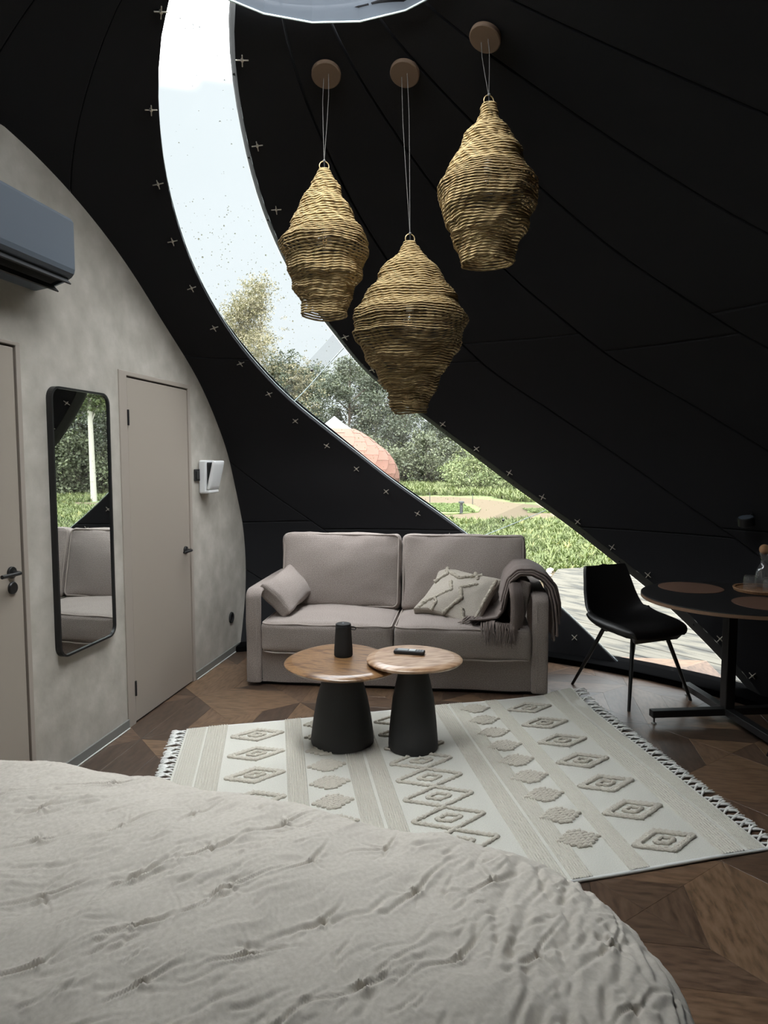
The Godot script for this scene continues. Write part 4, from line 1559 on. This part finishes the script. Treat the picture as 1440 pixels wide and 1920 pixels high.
func lamp(label: String, az: float, hh: float, where: Vector3, ytop: float, prof: Array, rows: int, sd: int) -> void:
	var o := Vector3(where.x, ytop, where.z)
	var l := thing("pendant_lamp", label, "pendant lamp", Transform3D(Basis.IDENTITY, o))
	var nn := -dome_normal(hh, az)
	var cp := dome(hh, az, 0.0) - o
	var cb := Basis(Quaternion(Vector3.UP, nn))
	part(l, "canopy", lathe([Vector2(0, 0.026), Vector2(0.062, 0.026), Vector2(0.066, 0.023), Vector2(0.066, 0.008), Vector2(0.058, 0.006), Vector2(0.058, -0.006)], 40), M.canopy_wood, Transform3D(cb, cp))
	# two cords from the canopy that meet above the ring
	var c0 := cp + nn * 0.026
	for s in [-1, 1]:
		var top := c0 + Vector3(0.012 * s, 0.0 + 0.004 * s, 0.01 * s)
		var meet := Vector3(0.0, 0.035, 0.0)
		var mid := top.lerp(meet, 0.5 if s > 0 else 0.55) + Vector3(0.004 * s, 0, 0)
		part(l, "cord", tube([top, top.lerp(mid, 0.5) + Vector3(0.003 * s, 0, 0), mid, mid.lerp(meet, 0.6), meet], 0.0014, 6), M.cord)
	part(l, "cord_stop", lathe([Vector2(0, 0.007), Vector2(0.005, 0.005), Vector2(0.007, 0), Vector2(0.005, -0.005), Vector2(0, -0.007)], 14), M.cord, at(0.0, 0.042, 0.0))
	part(l, "ring", ring_of(0.022, 0.0024, 28, 8), M.brass_ring, Transform3D(Basis(Vector3.UP, 0.3), Vector3(0, 0.018, 0)))
	part(l, "wire", tube([Vector3(0, 0.036, 0), Vector3(0.002, 0.0, 0), Vector3(0, -0.12, 0), Vector3(0, -0.27, 0)], 0.0028, 6), M.black_matt)
	# the shade: coils of knitted grass rope, one above the other
	var nz := FastNoiseLite.new()
	nz.seed = sd
	nz.frequency = 1.0
	nz.fractal_octaves = 2
	var deep: float = prof[prof.size() - 1][0]
	var b := MB.new()
	var pitch := deep / rows
	for k in rows + 1:
		var d := deep * k / rows
		var i := 0
		while i < prof.size() - 2 and prof[i + 1][0] < d:
			i += 1
		var base := lerpf(prof[i][1], prof[i + 1][1], clampf((d - prof[i][0]) / (prof[i + 1][0] - prof[i][0]), 0, 1))
		var tiltx := 0.0
		var pts := []
		var rad := []
		var seg := 84
		var jit := rng.randf_range(-0.0022, 0.0022)
		var bulge := rng.randf_range(-0.003, 0.003)
		for s in seg:
			var a := TAU * s / seg
			var q := Vector3(cos(a) * 1.3, d * 9.0, sin(a) * 1.3)
			var band := sin(d * 62.0 + sd + 1.4 * sin(a + sd)) * 0.0055 * smoothstep(0.02, 0.12, d)
			var r := base + band + 0.012 * nz.get_noise_3dv(q) * smoothstep(0.0, 0.1, d) + jit + bulge * cos(a - sd)
			var y := -d + 0.011 * nz.get_noise_3dv(q * 0.8 + Vector3(20, 0, 0)) * smoothstep(0.03, 0.15, d) * smoothstep(deep, deep - 0.06, d) + 0.004 * sin(2.0 * a + sd + d * 5.0) * smoothstep(0.03, 0.2, d)
			pts.append(Vector3(cos(a) * r, y, sin(a) * r))
			rad.append(pitch * (0.46 if d < deep * 0.42 else (0.31 if d < deep * 0.6 else 0.42)) * (1.0 + 0.1 * nz.get_noise_3dv(q * 4.0)))
		b.add(tube(pts, rad, 6, true))
	for k in b.uv.size():   # the rope's pattern runs along it
		b.uv[k] = Vector2(b.uv[k].y * 3.0, b.uv[k].x)
	part(l, "shade", b.done(), M.rope)
	# bulb, unlit
	var by := -0.27 if deep < 0.7 else -0.31
	part(l, "socket", lathe([Vector2(0, 0.06), Vector2(0.014, 0.058), Vector2(0.017, 0.05), Vector2(0.017, 0.0), Vector2(0.013, -0.002)], 20), M.bulb_cap, at(0, by, 0))
	var bu := part(l, "bulb", lathe([Vector2(0.012, 0.0), Vector2(0.016, -0.012), Vector2(0.028, -0.026), Vector2(0.034, -0.046), Vector2(0.03, -0.066), Vector2(0.018, -0.079), Vector2(0, -0.084)], 24), M.glass, at(0, by, 0))
	part(bu, "filament", tube([Vector3(-0.004, 0.0, 0), Vector3(-0.008, -0.05, 0), Vector3(0, -0.06, 0), Vector3(0.008, -0.05, 0), Vector3(0.004, 0.0, 0)], 0.0026, 6), M.filament)


# ---------------------------------------------------------------- dining corner
func make_chair(label: String, t: Transform3D) -> Node3D:
	var c := thing("dining_chair", label, "chair", t)
	# centre line from the front lip over the seat and up the back: z, y, half width, curl of the sides
	var line := [[0.232, 0.398, 0.165, 0.0], [0.256, 0.432, 0.192, 0.008], [0.24, 0.468, 0.21, 0.018], [0.16, 0.476, 0.225, 0.03], [0.05, 0.464, 0.232, 0.05], [-0.06, 0.453, 0.234, 0.07], [-0.14, 0.462, 0.232, 0.085], [-0.19, 0.50, 0.226, 0.075], [-0.215, 0.56, 0.215, 0.05], [-0.235, 0.64, 0.2, 0.033], [-0.252, 0.72, 0.184, 0.024], [-0.268, 0.785, 0.17, 0.018], [-0.274, 0.812, 0.158, 0.016]]
	var cz := Curve3D.new()
	for k in line.size():
		var p := Vector3(line[k][0], line[k][1], 0)
		var a := Vector3(line[maxi(k - 1, 0)][0], line[maxi(k - 1, 0)][1], 0)
		var b := Vector3(line[mini(k + 1, line.size() - 1)][0], line[mini(k + 1, line.size() - 1)][1], 0)
		cz.add_point(p, (a - b) / 6, (b - a) / 6)
	var n := 48
	var w := 24
	var face := PackedVector3Array()
	for j in n + 1:
		var q := float(j) / n * (line.size() - 1)
		var i := mini(int(q), line.size() - 2)
		var f := q - i
		var p := cz.sample(i, f)
		var d := (cz.sample(mini(i, line.size() - 2), minf(f + 0.05, 1)) - cz.sample(i, maxf(f - 0.05, 0))).normalized()
		var nn := Vector2(d.y, -d.x)   # towards the sitter
		if nn.dot(Vector2(0.5, 0.9)) < 0:
			nn = -nn
		var half := lerpf(line[i][2], line[i + 1][2], f)
		var curl := lerpf(line[i][3], line[i + 1][3], f)
		for s in w + 1:
			var u := 2.0 * s / w - 1.0
			var ww := half * sin(u * PI / 2) if true else 0.0
			var lift := curl * pow(absf(sin(u * PI / 2)), 2.6)
			face.append(Vector3(ww, p.y + nn.y * lift, p.x + nn.x * lift))
	var front := net(face, w, n, false, true)
	var arr := front.surface_get_arrays(0)
	var nr: PackedVector3Array = arr[Mesh.ARRAY_NORMAL]
	# make sure that the front normals look at the sitter
	var sgn := 1.0 if nr[(n / 3) * (w + 1) + w / 2].y > 0 else -1.0
	var back := PackedVector3Array()
	for k in face.size():
		var j := k / (w + 1)
		var th := 0.024 + 0.04 * sin(PI * clampf(float(j) / n * 1.6 + 0.06, 0, 1))
		back.append(face[k] - nr[k] * sgn * th)
	var b := MB.new()
	b.add(net(face, w, n, false, sgn > 0))
	b.add(net(back, w, n, false, sgn < 0))
	var rim := []
	var loop := []
	for s in w + 1:
		loop.append(s)
	for j in range(1, n + 1):
		loop.append(j * (w + 1) + w)
	for s in range(w - 1, -1, -1):
		loop.append(n * (w + 1) + s)
	for j in range(n - 1, 0, -1):
		loop.append(j * (w + 1))
	var RP := PackedVector3Array()
	for v in 5:
		for q in loop.size() + 1:
			var k: int = loop[q % loop.size()]
			var mid := (face[k] + back[k]) / 2
			var half := (face[k] - back[k]) / 2
			var ctr := face[(k / (w + 1)) * (w + 1) + w / 2]
			var a := PI * v / 4.0
			var outw := (face[k] - ctr)
			outw = outw.normalized() if outw.length() > 0.01 else (Vector3.FORWARD if false else (face[k] - face[(n / 2) * (w + 1) + w / 2]).normalized())
			RP.append(mid + half * cos(a) + outw * half.length() * 0.8 * sin(a))
	b.add(net(RP, loop.size(), 4, true, false))
	part(c, "shell", b.done(), M.leather_black)
	for s in [[-1, 1], [1, 1], [-1, -1], [1, -1]]:
		part(c, "leg", tube([Vector3(s[0] * 0.13, 0.435, 0.03 + s[1] * 0.13), Vector3(s[0] * 0.19, 0.22, 0.018 + s[1] * 0.2), Vector3(s[0] * 0.25, 0.0, 0.0 + s[1] * 0.275)], [0.0145, 0.0125, 0.0095], 12), M.black_metal)
	part(c, "seat_support", joined([rbox(Vector3(0.3, 0.02, 0.05), 0.006, 1, Vector3(0, 0.422, 0.14)), rbox(Vector3(0.3, 0.02, 0.05), 0.006, 1, Vector3(0, 0.414, -0.09)), rbox(Vector3(0.05, 0.02, 0.24), 0.006, 1, Vector3(0, 0.416, 0.03))]), M.black_metal)
	return c


func dining() -> void:
	make_chair("black leather shell chair with splayed legs standing before the window", turned(1.626, 0, -4.487, 22.4))
	make_chair("black chair mostly out of frame below the dining table, one leg showing", turned(2.17, 0, -3.17, 165.0))
	var cx := 2.02
	var cz := -3.98
	var t := thing("dining_table", "round black dining table with a pale plywood edge on four foot bars", "table", at(cx, 0, cz))
	var R := 0.495
	part(t, "top", lathe([Vector2(0, 0.745), Vector2(R - 0.002, 0.745), Vector2(R, 0.743), Vector2(R, 0.739)], 96), M.top_black)
	part(t, "plywood_edge", lathe([Vector2(R, 0.7395), Vector2(R, 0.722), Vector2(R - 0.004, 0.719), Vector2(0, 0.719)], 96), M.ply_edge)
	part(t, "post", rbox(Vector3(0.06, 0.66, 0.06), 0.006, 2, Vector3(0, 0.385, 0)), M.black_metal, turned(0, 0, 0, 8))
	part(t, "mounting_plate", rbox(Vector3(0.34, 0.008, 0.34), 0.003, 1, Vector3(0, 0.714, 0)), M.black_metal)
	for k in 4:
		var P := PackedVector3Array()
		var leg := joined([rbox(Vector3(0.46, 0.042, 0.05), 0.004, 1, Vector3(0.235, 0.062, 0))])
		var tt := turned(0, 0, 0, 5 + 90 * k)
		var f := part(t, "foot_bar", leg, M.black_metal, tt)
		part(f, "glide", lathe([Vector2(0, 0.044), Vector2(0.006, 0.044), Vector2(0.006, 0.01), Vector2(0.013, 0.007), Vector2(0.015, 0.0), Vector2(0, 0.0)], 16), M.alu, at(0.445, 0, 0))
	whole("placemat", "round brown leather placemat on the window side of the dining table", "placemat", lathe([Vector2(0, 0.003), Vector2(0.186, 0.003), Vector2(0.188, 0.002), Vector2(0.188, 0.0)], 72), M.mat_leather, at(1.9, 0.7452, -4.245))
	whole("placemat", "round brown leather placemat on the near side, cut by the frame", "placemat", lathe([Vector2(0, 0.003), Vector2(0.186, 0.003), Vector2(0.188, 0.002), Vector2(0.188, 0.0)], 72), M.mat_leather, at(2.125, 0.7452, -3.77))
	var tr := thing("serving_tray", "small round wooden tray holding glasses and a carafe", "tray", at(2.275, 0.7455, -4.13))
	part(tr, "board", lathe([Vector2(0, 0.014), Vector2(0.142, 0.014), Vector2(0.142, 0.022), Vector2(0.155, 0.022), Vector2(0.157, 0.018), Vector2(0.15, 0.002), Vector2(0.14, 0.0), Vector2(0, 0.0)], 48), M.tray_wood)
	for q in [["upturned clear tumbler at the left side of the wooden tray", 2.215, -4.15], ["upturned clear tumbler in front of the carafe on the tray", 2.285, -4.06]]:
		var g := thing("tumbler", q[0], "glass", at(q[1], 0.7597, q[2]))
		part(g, "bowl", lathe([Vector2(0.036, 0.0), Vector2(0.037, 0.03), Vector2(0.038, 0.055), Vector2(0.035, 0.072), Vector2(0.026, 0.08), Vector2(0, 0.082)], 36), M.glass)
		part(g, "rim", lathe([Vector2(0.0355, 0.001), Vector2(0.0365, 0.0), Vector2(0.0375, 0.001), Vector2(0.0365, 0.002), Vector2(0.0355, 0.001)], 36), M.glass)
		part(g, "inner_wall", lathe([Vector2(0.034, 0.0), Vector2(0.035, 0.05), Vector2(0.032, 0.066), Vector2(0.024, 0.071), Vector2(0, 0.072)], 36), M.glass)
	var ca := thing("carafe", "clear glass carafe with a round cork ball stopper", "carafe", at(2.318, 0.7597, -4.19))
	part(ca, "bottle", lathe([Vector2(0, 0.002), Vector2(0.045, 0.002), Vector2(0.05, 0.01), Vector2(0.05, 0.06), Vector2(0.046, 0.095), Vector2(0.034, 0.125), Vector2(0.022, 0.145), Vector2(0.018, 0.165), Vector2(0.022, 0.19), Vector2(0.032, 0.215)], 40), M.glass)
	part(ca, "inner_wall", lathe([Vector2(0, 0.008), Vector2(0.042, 0.008), Vector2(0.047, 0.014), Vector2(0.047, 0.06), Vector2(0.043, 0.094), Vector2(0.031, 0.123), Vector2(0.019, 0.144), Vector2(0.0155, 0.165), Vector2(0.0195, 0.19), Vector2(0.0295, 0.215)], 40), M.glass)
	var ball := []
	for k in 13:
		var a := PI * k / 12.0
		ball.append(Vector2(maxf(0.0, sin(a)) * 0.031, 0.232 + cos(a) * 0.031))
	part(ca, "cork_ball", lathe(ball, 28), M.cork)


# ---------------------------------------------------------------- outdoors
const GY := -0.2


func flat_poly(pts: PackedVector2Array, y: float) -> ArrayMesh:
	return slab(pts, y - 0.03, y, 0.0)


func outdoors() -> void:
	var gp := PackedVector2Array()
	for k in 48:
		gp.append(Vector2(CX, CZ) + Vector2(cos(TAU * k / 48), sin(TAU * k / 48)) * 140.0)
	var ground := whole("ground", "flat meadow ground stretching from the terrace to the trees", "ground", slab(gp, GY - 0.2, GY, 0.0), M.meadow_soil, Transform3D.IDENTITY, "", "structure")
	# terrace boards
	var deck := thing("deck", "weathered timber terrace of long boards outside the window", "deck", Transform3D.IDENTITY, "", "structure")
	var outline := PackedVector2Array([Vector2(2.56, -10.11), Vector2(9.2, -12.28), Vector2(11.5, -2.5), Vector2(0.2, -2.5), Vector2(0.75, -5.3)])
	var dir := Vector2(0.6, 0.8)
	var nrm := Vector2(0.8, -0.6)
	var holder := PackedVector2Array()
	for k in 96:
		holder.append(Vector2(CX, CZ) + Vector2(cos(TAU * k / 96), sin(TAU * k / 96)) * 3.42)
	var under := whole("trim_2", "dark bearers under the terrace boards", "trim", slab(PackedVector2Array([Vector2(2.5, -9.95), Vector2(9.1, -12.1), Vector2(11.4, -2.6), Vector2(3.6, -2.6), Vector2(1.2, -5.9)]), GY - 0.01, -0.115, 0.0), M.post_dark, Transform3D.IDENTITY, "", "structure")
	for k in range(-10, 80):
		var q := 2.0 + k * 0.146
		var c := nrm * q
		var a := c + nrm * 0.006
		var b := c + nrm * 0.140
		var strip := PackedVector2Array([a - dir * 30, b - dir * 30, b + dir * 30, a + dir * 30])
		for p in Geometry2D.intersect_polygons(strip, outline):
			for r in Geometry2D.clip_polygons(p, holder):
				if r.size() < 3:
					continue
				var area := 0.0
				for e in r.size():
					area += r[e].cross(r[(e + 1) % r.size()])
				if absf(area) < 0.05:
					continue
				many(deck, "plank", slab(r, -0.112, -0.085 + rng.randf_range(-0.0015, 0.0015), 0.003, dir, false), M.deck_wood)
	# pebbles along the terrace edge
	var pb := thing("pebble_strip", "strip of pale rounded pebbles beside the terrace boards", "pebbles", Transform3D.IDENTITY, "", "structure")
	var stones := []
	for v in 4:
		var nz := FastNoiseLite.new()
		nz.seed = 90 + v
		nz.frequency = 0.8
		var f := func(u: float, w: float) -> Vector3:
			var d := Vector3(sin(w * PI) * cos(u * TAU), cos(w * PI), sin(w * PI) * sin(u * TAU))
			return d * Vector3(1, 0.6, 0.8) * (1.0 + 0.25 * nz.get_noise_3dv(d * 1.5))
		stones.append(grid(9, 6, f, true, true))
	var el := Vector2(-0.356, 0.934)
	for k in 260:
		var s := 1.9 * pow(rng.randf(), 1.3)
		var p := Vector2(2.56, -10.11) + el * s + Vector2(-0.934, -0.356) * rng.randf_range(0.05, 0.8)
		var z := rng.randf_range(0.022, 0.055)
		many(pb, "pebble", stones[k % 4], M.pebble, Transform3D(Basis(Vector3.UP, rng.randf() * TAU).scaled(Vector3(z, z, z) * rng.randf_range(0.85, 1.2)), Vector3(p.x, GY + 0.07 + rng.randf_range(0, 0.03), p.y)))
	part(pb, "bed_of_sand", slab(PackedVector2Array([Vector2(2.56, -10.2), Vector2(0.85, -5.5), Vector2(0.05, -5.8), Vector2(1.66, -10.5)]), GY - 0.02, GY + 0.06, 0.01), M.gravel)
	# gravel path that forks round a lawn
	var path := thing("path", "pale gravel path curving across the meadow", "path", Transform3D.IDENTITY, "", "structure")
	part(path, "gravel_bed", flat_poly(PackedVector2Array([Vector2(-6, -31.5), Vector2(0.5, -31.2), Vector2(1.44, -31.0), Vector2(3.22, -30.4), Vector2(4.28, -28.4), Vector2(5.11, -26.1), Vector2(6.3, -24.0), Vector2(9.0, -22.6), Vector2(16, -22.0), Vector2(16, -19.2), Vector2(7.5, -19.6), Vector2(5.13, -19.5), Vector2(4.66, -19.6), Vector2(2.69, -19.0), Vector2(1.77, -20.2), Vector2(-2, -21), Vector2(-6, -22)]), GY + 0.02), M.gravel)
	var soil := StandardMaterial3D.new()
	part(path, "lawn_island", flat_poly(PackedVector2Array([Vector2(-4, -26.4), Vector2(1.75, -26.0), Vector2(3.21, -25.3), Vector2(3.25, -23.2), Vector2(2.98, -21.8), Vector2(1.96, -20.9), Vector2(-2, -22.4), Vector2(-4, -23)]), GY + 0.05), M.meadow_soil)
	part(path, "lawn_island", flat_poly(PackedVector2Array([Vector2(4.48, -21.6), Vector2(4.87, -23.4), Vector2(6.0, -23.2), Vector2(12, -21.6), Vector2(12, -20.9)]), GY + 0.05), M.meadow_soil)
	# bollard and stakes
	var bo := thing("bollard_light", "small dark bollard light on the lawn beside the gravel path", "bollard", at(2.37, GY + 0.05, -21.2))
	part(bo, "post", lathe([Vector2(0, 0.0), Vector2(0.06, 0.0), Vector2(0.05, 0.01), Vector2(0.045, 0.3), Vector2(0, 0.3)], 16), M.post_dark)
	part(bo, "head", lathe([Vector2(0, 0.3), Vector2(0.085, 0.3), Vector2(0.09, 0.31), Vector2(0.085, 0.35), Vector2(0.06, 0.365), Vector2(0, 0.37)], 20), M.post_dark)
	for q in [["thin garden stake at the left border of the lawn", 1.69, -25.5, 0.45], ["thin garden stake at the right border of the lawn", 3.25, -25.4, 0.4]]:
		whole("garden_stake", q[0], "stake", lathe([Vector2(0, 0), Vector2(0.013, 0), Vector2(0.012, q[3] - 0.02), Vector2(0, q[3])], 8), M.post_dark, at(q[1], GY + 0.02, q[2]))
	neighbour_pod()
	meadow(outline)
	trees()


func neighbour_pod() -> void:
	var d := thing("neighbour_dome", "copper coloured dome pod with a white cone cap far across the meadow", "dome", at(-2.65, GY, -37.3))
	var f0 := func(k: int, h: float) -> float: return tb(PR, h) + GORE * k
	var pt := func(h: float, az: float, o: float) -> Vector3: return dome(h, az, o) - Vector3(CX, 0, CZ)
	for k in 19:
		for q in 7:
			var h0 := 0.0 + 3.15 * q / 7.0 + (0.2 if k % 2 and q > 0 else 0.0)
			var h1 := 3.15 * (q + 1) / 7.0 + (0.2 if k % 2 and q < 6 else 0.0)
			var tilt := rng.randf_range(0.0, 0.03)
			var f := func(u: float, v: float) -> Vector3:
				var h := lerpf(h0, h1, v) + 0.0
				return pt.call(h, lerpf(f0.call(k, h) + 0.1, f0.call(k + 1, h) - 0.1, u), 0.12 + (0.006 + tilt * 0.4) * (1 - v) + 0.006 * u)
			part(d, "cladding_panel", grid(2, 2, f), M.copper)
	part(d, "inner_skin", lathe([Vector2(3.2, 0.0), Vector2(3.36, 0.6), Vector2(3.3, 1.0), Vector2(3.1, 1.5), Vector2(2.72, 2.0), Vector2(2.1, 2.5), Vector2(1.4, 3.0), Vector2(0.8, 3.3)], 40, -1.0), M.shell)
	part(d, "cap", lathe([Vector2(0, 3.95), Vector2(0.02, 3.94), Vector2(0.42, 3.62), Vector2(0.98, 3.24), Vector2(0.98, 3.2), Vector2(0.9, 3.2)], 19), M.cap_white)


func meadow(outline: PackedVector2Array) -> void:
	# clumps of leafy meadow plants: a few crossed, bent blades each
	var b := MB.new()
	for k in 9:
		var a := rng.randf() * TAU
		var o := Vector3(cos(a), 0, sin(a)) * rng.randf_range(0.0, 0.06)
		var lean := Vector3(cos(a + 0.5), 0, sin(a + 0.5))
		var hgt := rng.randf_range(0.1, 0.2)
		var w := lean.cross(Vector3.UP) * rng.randf_range(0.006, 0.012)
		var m := o + Vector3.UP * hgt * 0.6 + lean * hgt * 0.25
		var e := o + Vector3.UP * hgt + lean * hgt * 0.6
		b.quad(o - w, o + w, m + w * 1.6, m - w * 1.6, Vector3.UP)
		b.tri(m - w * 1.6, m + w * 1.6, e, Vector3.UP)
	for k in 7:   # broad leaves
		var a := rng.randf() * TAU
		var o := Vector3(cos(a), 0, sin(a)) * rng.randf_range(0.02, 0.09) + Vector3.UP * rng.randf_range(0.06, 0.15)
		var x := Vector3(cos(a), 0.2, sin(a)) * rng.randf_range(0.02, 0.035)
		var z := x.cross(Vector3.UP) * 0.7
		b.quad(o - x, o - z, o + x, o + z, Vector3.UP)
	var clump := b.done()
	var where := []
	var tint := []
	for k in 32000:
		var z := -6.0 - 20.0 * pow(rng.randf(), 1.15)
		var x := rng.randf_range(-4.0 - z * 0.0, 4.0 - z * 0.75)
		var p := Vector2(x, z)
		if Geometry2D.is_point_in_polygon(p, outline):
			continue
		if p.distance_to(Vector2(CX, CZ)) < 3.7:
			continue
		if z > -10.25 and x < 2.9 and x > -0.4:
			continue
		if z < -18.9 - 0.12 * absf(x - 2.7) and x < 16:
			continue
		var s := rng.randf_range(0.6, 1.15)
		where.append(Transform3D(Basis(Vector3.UP, rng.randf() * TAU).scaled(Vector3(s, s * rng.randf_range(0.6, 1.2), s)), Vector3(x, GY, z)))
		var t := rng.randf()
		tint.append(Color(0.058, 0.078, 0.022).lerp(Color(0.118, 0.135, 0.048), t) if rng.randf() > 0.04 else Color(0.2, 0.19, 0.07))
	for k in 5000:   # lawn islands, shorter
		var p := Vector2(rng.randf_range(-2.0, 3.2), rng.randf_range(-25.6, -21.6)) if k % 2 else Vector2(rng.randf_range(4.6, 11.0), rng.randf_range(-23.0, -21.3))
		var s := rng.randf_range(0.4, 0.8)
		if k % 2 and (p.y > -22.0 - 0.3 * (2.4 - p.x) and p.x < 1.5 or p.x > 2.9):
			continue
		if k % 2 == 0 and p.y > -21.5 + (0 if p.x > 6 else 0):
			continue
		where.append(Transform3D(Basis(Vector3.UP, rng.randf() * TAU).scaled(Vector3(s, s * 0.5, s)), Vector3(p.x, GY + 0.04, p.y)))
		tint.append(Color(0.06, 0.09, 0.02).lerp(Color(0.1, 0.13, 0.035), rng.randf()))
	for k in 14000:   # beyond the path
		var z := -27.0 - 18.0 * rng.randf()
		var x := rng.randf_range(-4.0, 8.0 - z * 0.6)
		if x < 5.2 + (z + 26) * 0.1 and z > -31.6:
			continue
		var s := rng.randf_range(1.0, 2.2)
		where.append(Transform3D(Basis(Vector3.UP, rng.randf() * TAU).scaled(Vector3(s, s, s)), Vector3(x, GY, z)))
		tint.append(Color(0.07, 0.09, 0.028).lerp(Color(0.12, 0.13, 0.05), rng.randf()))
	var m := scatter("meadow_grass", clump, M.blades, where, tint)
	add_child(m)
	tag(m, "bright green meadow plants growing between the terrace and the path", "grass", "", "stuff")


func leaf_clusters() -> Array:
	var out := []
	for v in 3:
		var b := MB.new()
		for k in 14:
			var o := Vector3(rng.randfn(0, 0.16), rng.randfn(0, 0.14), rng.randfn(0, 0.16))
			var x := Vector3(rng.randf_range(-1, 1), rng.randf_range(-0.8, 0.5), rng.randf_range(-1, 1)).normalized() * rng.randf_range(0.06, 0.12)
			var z := x.cross(Vector3(rng.randf_range(-1, 1), 1, rng.randf_range(-1, 1))).normalized() * x.length() * 0.55
			b.quad(o - x, o - z, o + x, o + z, Vector3.UP)
		out.append(b.done())
	return out


func tree(called: String, label: String, group: String, cat: String, p: Vector3, hgt: float, wide: float, low: float, n: int, c0: Color, c1: Color, bark: Material, clusters: Array, leaf := 1.0) -> void:
	var t := thing(called, label, cat, Transform3D(Basis.IDENTITY, p), group)
	var b := MB.new()
	var lean := Vector3(rng.randf_range(-0.04, 0.04), 1, rng.randf_range(-0.04, 0.04))
	if cat == "tree":
		b.add(tube([Vector3.ZERO, lean * hgt * 0.35, lean * hgt * 0.7 + Vector3(rng.randf_range(-0.2, 0.2), 0, 0), lean * hgt * 0.95], [hgt * 0.013, hgt * 0.010, hgt * 0.006, hgt * 0.002], 7))
	var blobs := []
	for k in 26 if cat == "tree" else 12:
		var y := rng.randf_range(low, 0.97)
		var env := sin(clampf((y - low) / (1.0 - low), 0.02, 0.98) * PI) * 0.75 + 0.25
		if y > 0.8:
			env *= (1.0 - y) / 0.2 * 0.8 + 0.2
		var a := rng.randf() * TAU
		var rr := wide * 0.5 * env * sqrt(rng.randf())
		var q := Vector3(cos(a) * rr, y * hgt, sin(a) * rr)
		blobs.append([q, rng.randf_range(0.10, 0.2) * wide])
		if cat == "tree":
			var s := lean * maxf(0.1, y - 0.12) * hgt
			b.add(tube([s, s.lerp(q, 0.5) + Vector3.UP * 0.1, q + Vector3.UP * 0.3], [hgt * 0.005, hgt * 0.003, hgt * 0.001], 5))
		else:
			b.add(tube([Vector3(rng.randf_range(-0.2, 0.2), 0, rng.randf_range(-0.2, 0.2)), q], [0.03, 0.008], 5))
	part(t, "trunk" if cat == "tree" else "stems", b.done(), bark)
	var where := []
	var tint := []
	for k in n:
		var bl: Array = blobs[rng.randi_range(0, blobs.size() - 1)]
		var d: Vector3 = Vector3(rng.randfn(), rng.randfn() * 0.8, rng.randfn()) * float(bl[1]) * 0.62
		var q: Vector3 = bl[0] + d
		if q.y < 0.08:
			q.y = rng.randf_range(0.08, 0.4)
		var s := leaf * rng.randf_range(0.8, 1.4)
		where.append(Transform3D(Basis.from_euler(Vector3(rng.randf() * TAU, rng.randf() * TAU, 0)).scaled(Vector3.ONE * s), q))
		tint.append(c0.lerp(c1, rng.randf()))
	t.add_child(scatter("foliage", clusters[rng.randi_range(0, 2)], M.leaves, where, tint), true)


func trees() -> void:
	var cl := leaf_clusters()
	tree("birch_tree", "tall thin birch with yellowing leaves left of the copper dome", "", "tree", Vector3(-8.0, GY, -44), 12.6, 6.6, 0.08, 5200, Color(0.11, 0.1, 0.058), Color(0.2, 0.172, 0.1), M.birch_bark, cl, 0.5)
	tree("birch_tree", "pale trunked birch among the trees reflected in the wall mirror", "", "tree", Vector3(16.0, GY, -22.8), 9.5, 3.4, 0.42, 1200, Color(0.05, 0.07, 0.025), Color(0.1, 0.12, 0.045), M.birch_bark, cl, 0.8)
	# the wood: two loose rows behind the meadow
	for k in 30:
		var a := deg_to_rad(-11.0 + k * 2.55 + rng.randf_range(-0.8, 0.8))
		var d := rng.randf_range(46.0, 52.0) if k % 2 else rng.randf_range(54.0, 60.0)
		if a > deg_to_rad(28):
			d *= 0.72
		var h := rng.randf_range(8.6, 10.6) * d / 50.0
		if k < 3:
			h *= 0.9
		tree("wood_tree", "grey green tree in the dense wood behind the meadow", "trees of the wood behind the meadow", "tree", Vector3(sin(a) * d, GY, -cos(a) * d), h, rng.randf_range(4.2, 5.6), 0.1, 1500, Color(0.03, 0.041, 0.025), Color(0.078, 0.09, 0.056), M.bark, cl, 0.85)
	# shrubs at the foot of the wood
	for k in 26:
		var a := deg_to_rad(-9.0 + k * 2.5 + rng.randf_range(-0.6, 0.6))
		if k < 6 and k > 0:
			a = deg_to_rad(-9.0 + k * 2.5)
		var d := rng.randf_range(44.0, 46.0) * (0.75 if a > deg_to_rad(28) else 1.0)
		tree("undergrowth_shrub", "dull green shrub in the undergrowth at the foot of the wood", "shrubs at the foot of the wood", "shrub", Vector3(sin(a) * d, GY, -cos(a) * d), rng.randf_range(1.8, 3.2), rng.randf_range(3.0, 4.2), 0.05, 420, Color(0.045, 0.055, 0.03), Color(0.1, 0.112, 0.06), M.bark, cl, 0.9)
	for q in [[5.0, -35.5, 1.75, 3.4], [6.9, -34.0, 1.7, 3.0], [8.6, -31.5, 1.6, 3.2]]:
		tree("willow_bush", "feathery light green bush behind the gravel path", "light green bushes behind the path", "bush", Vector3(q[0], GY, q[1]), q[2], q[3], 0.05, 900, Color(0.085, 0.115, 0.04), Color(0.16, 0.18, 0.075), M.bark, cl, 0.55)
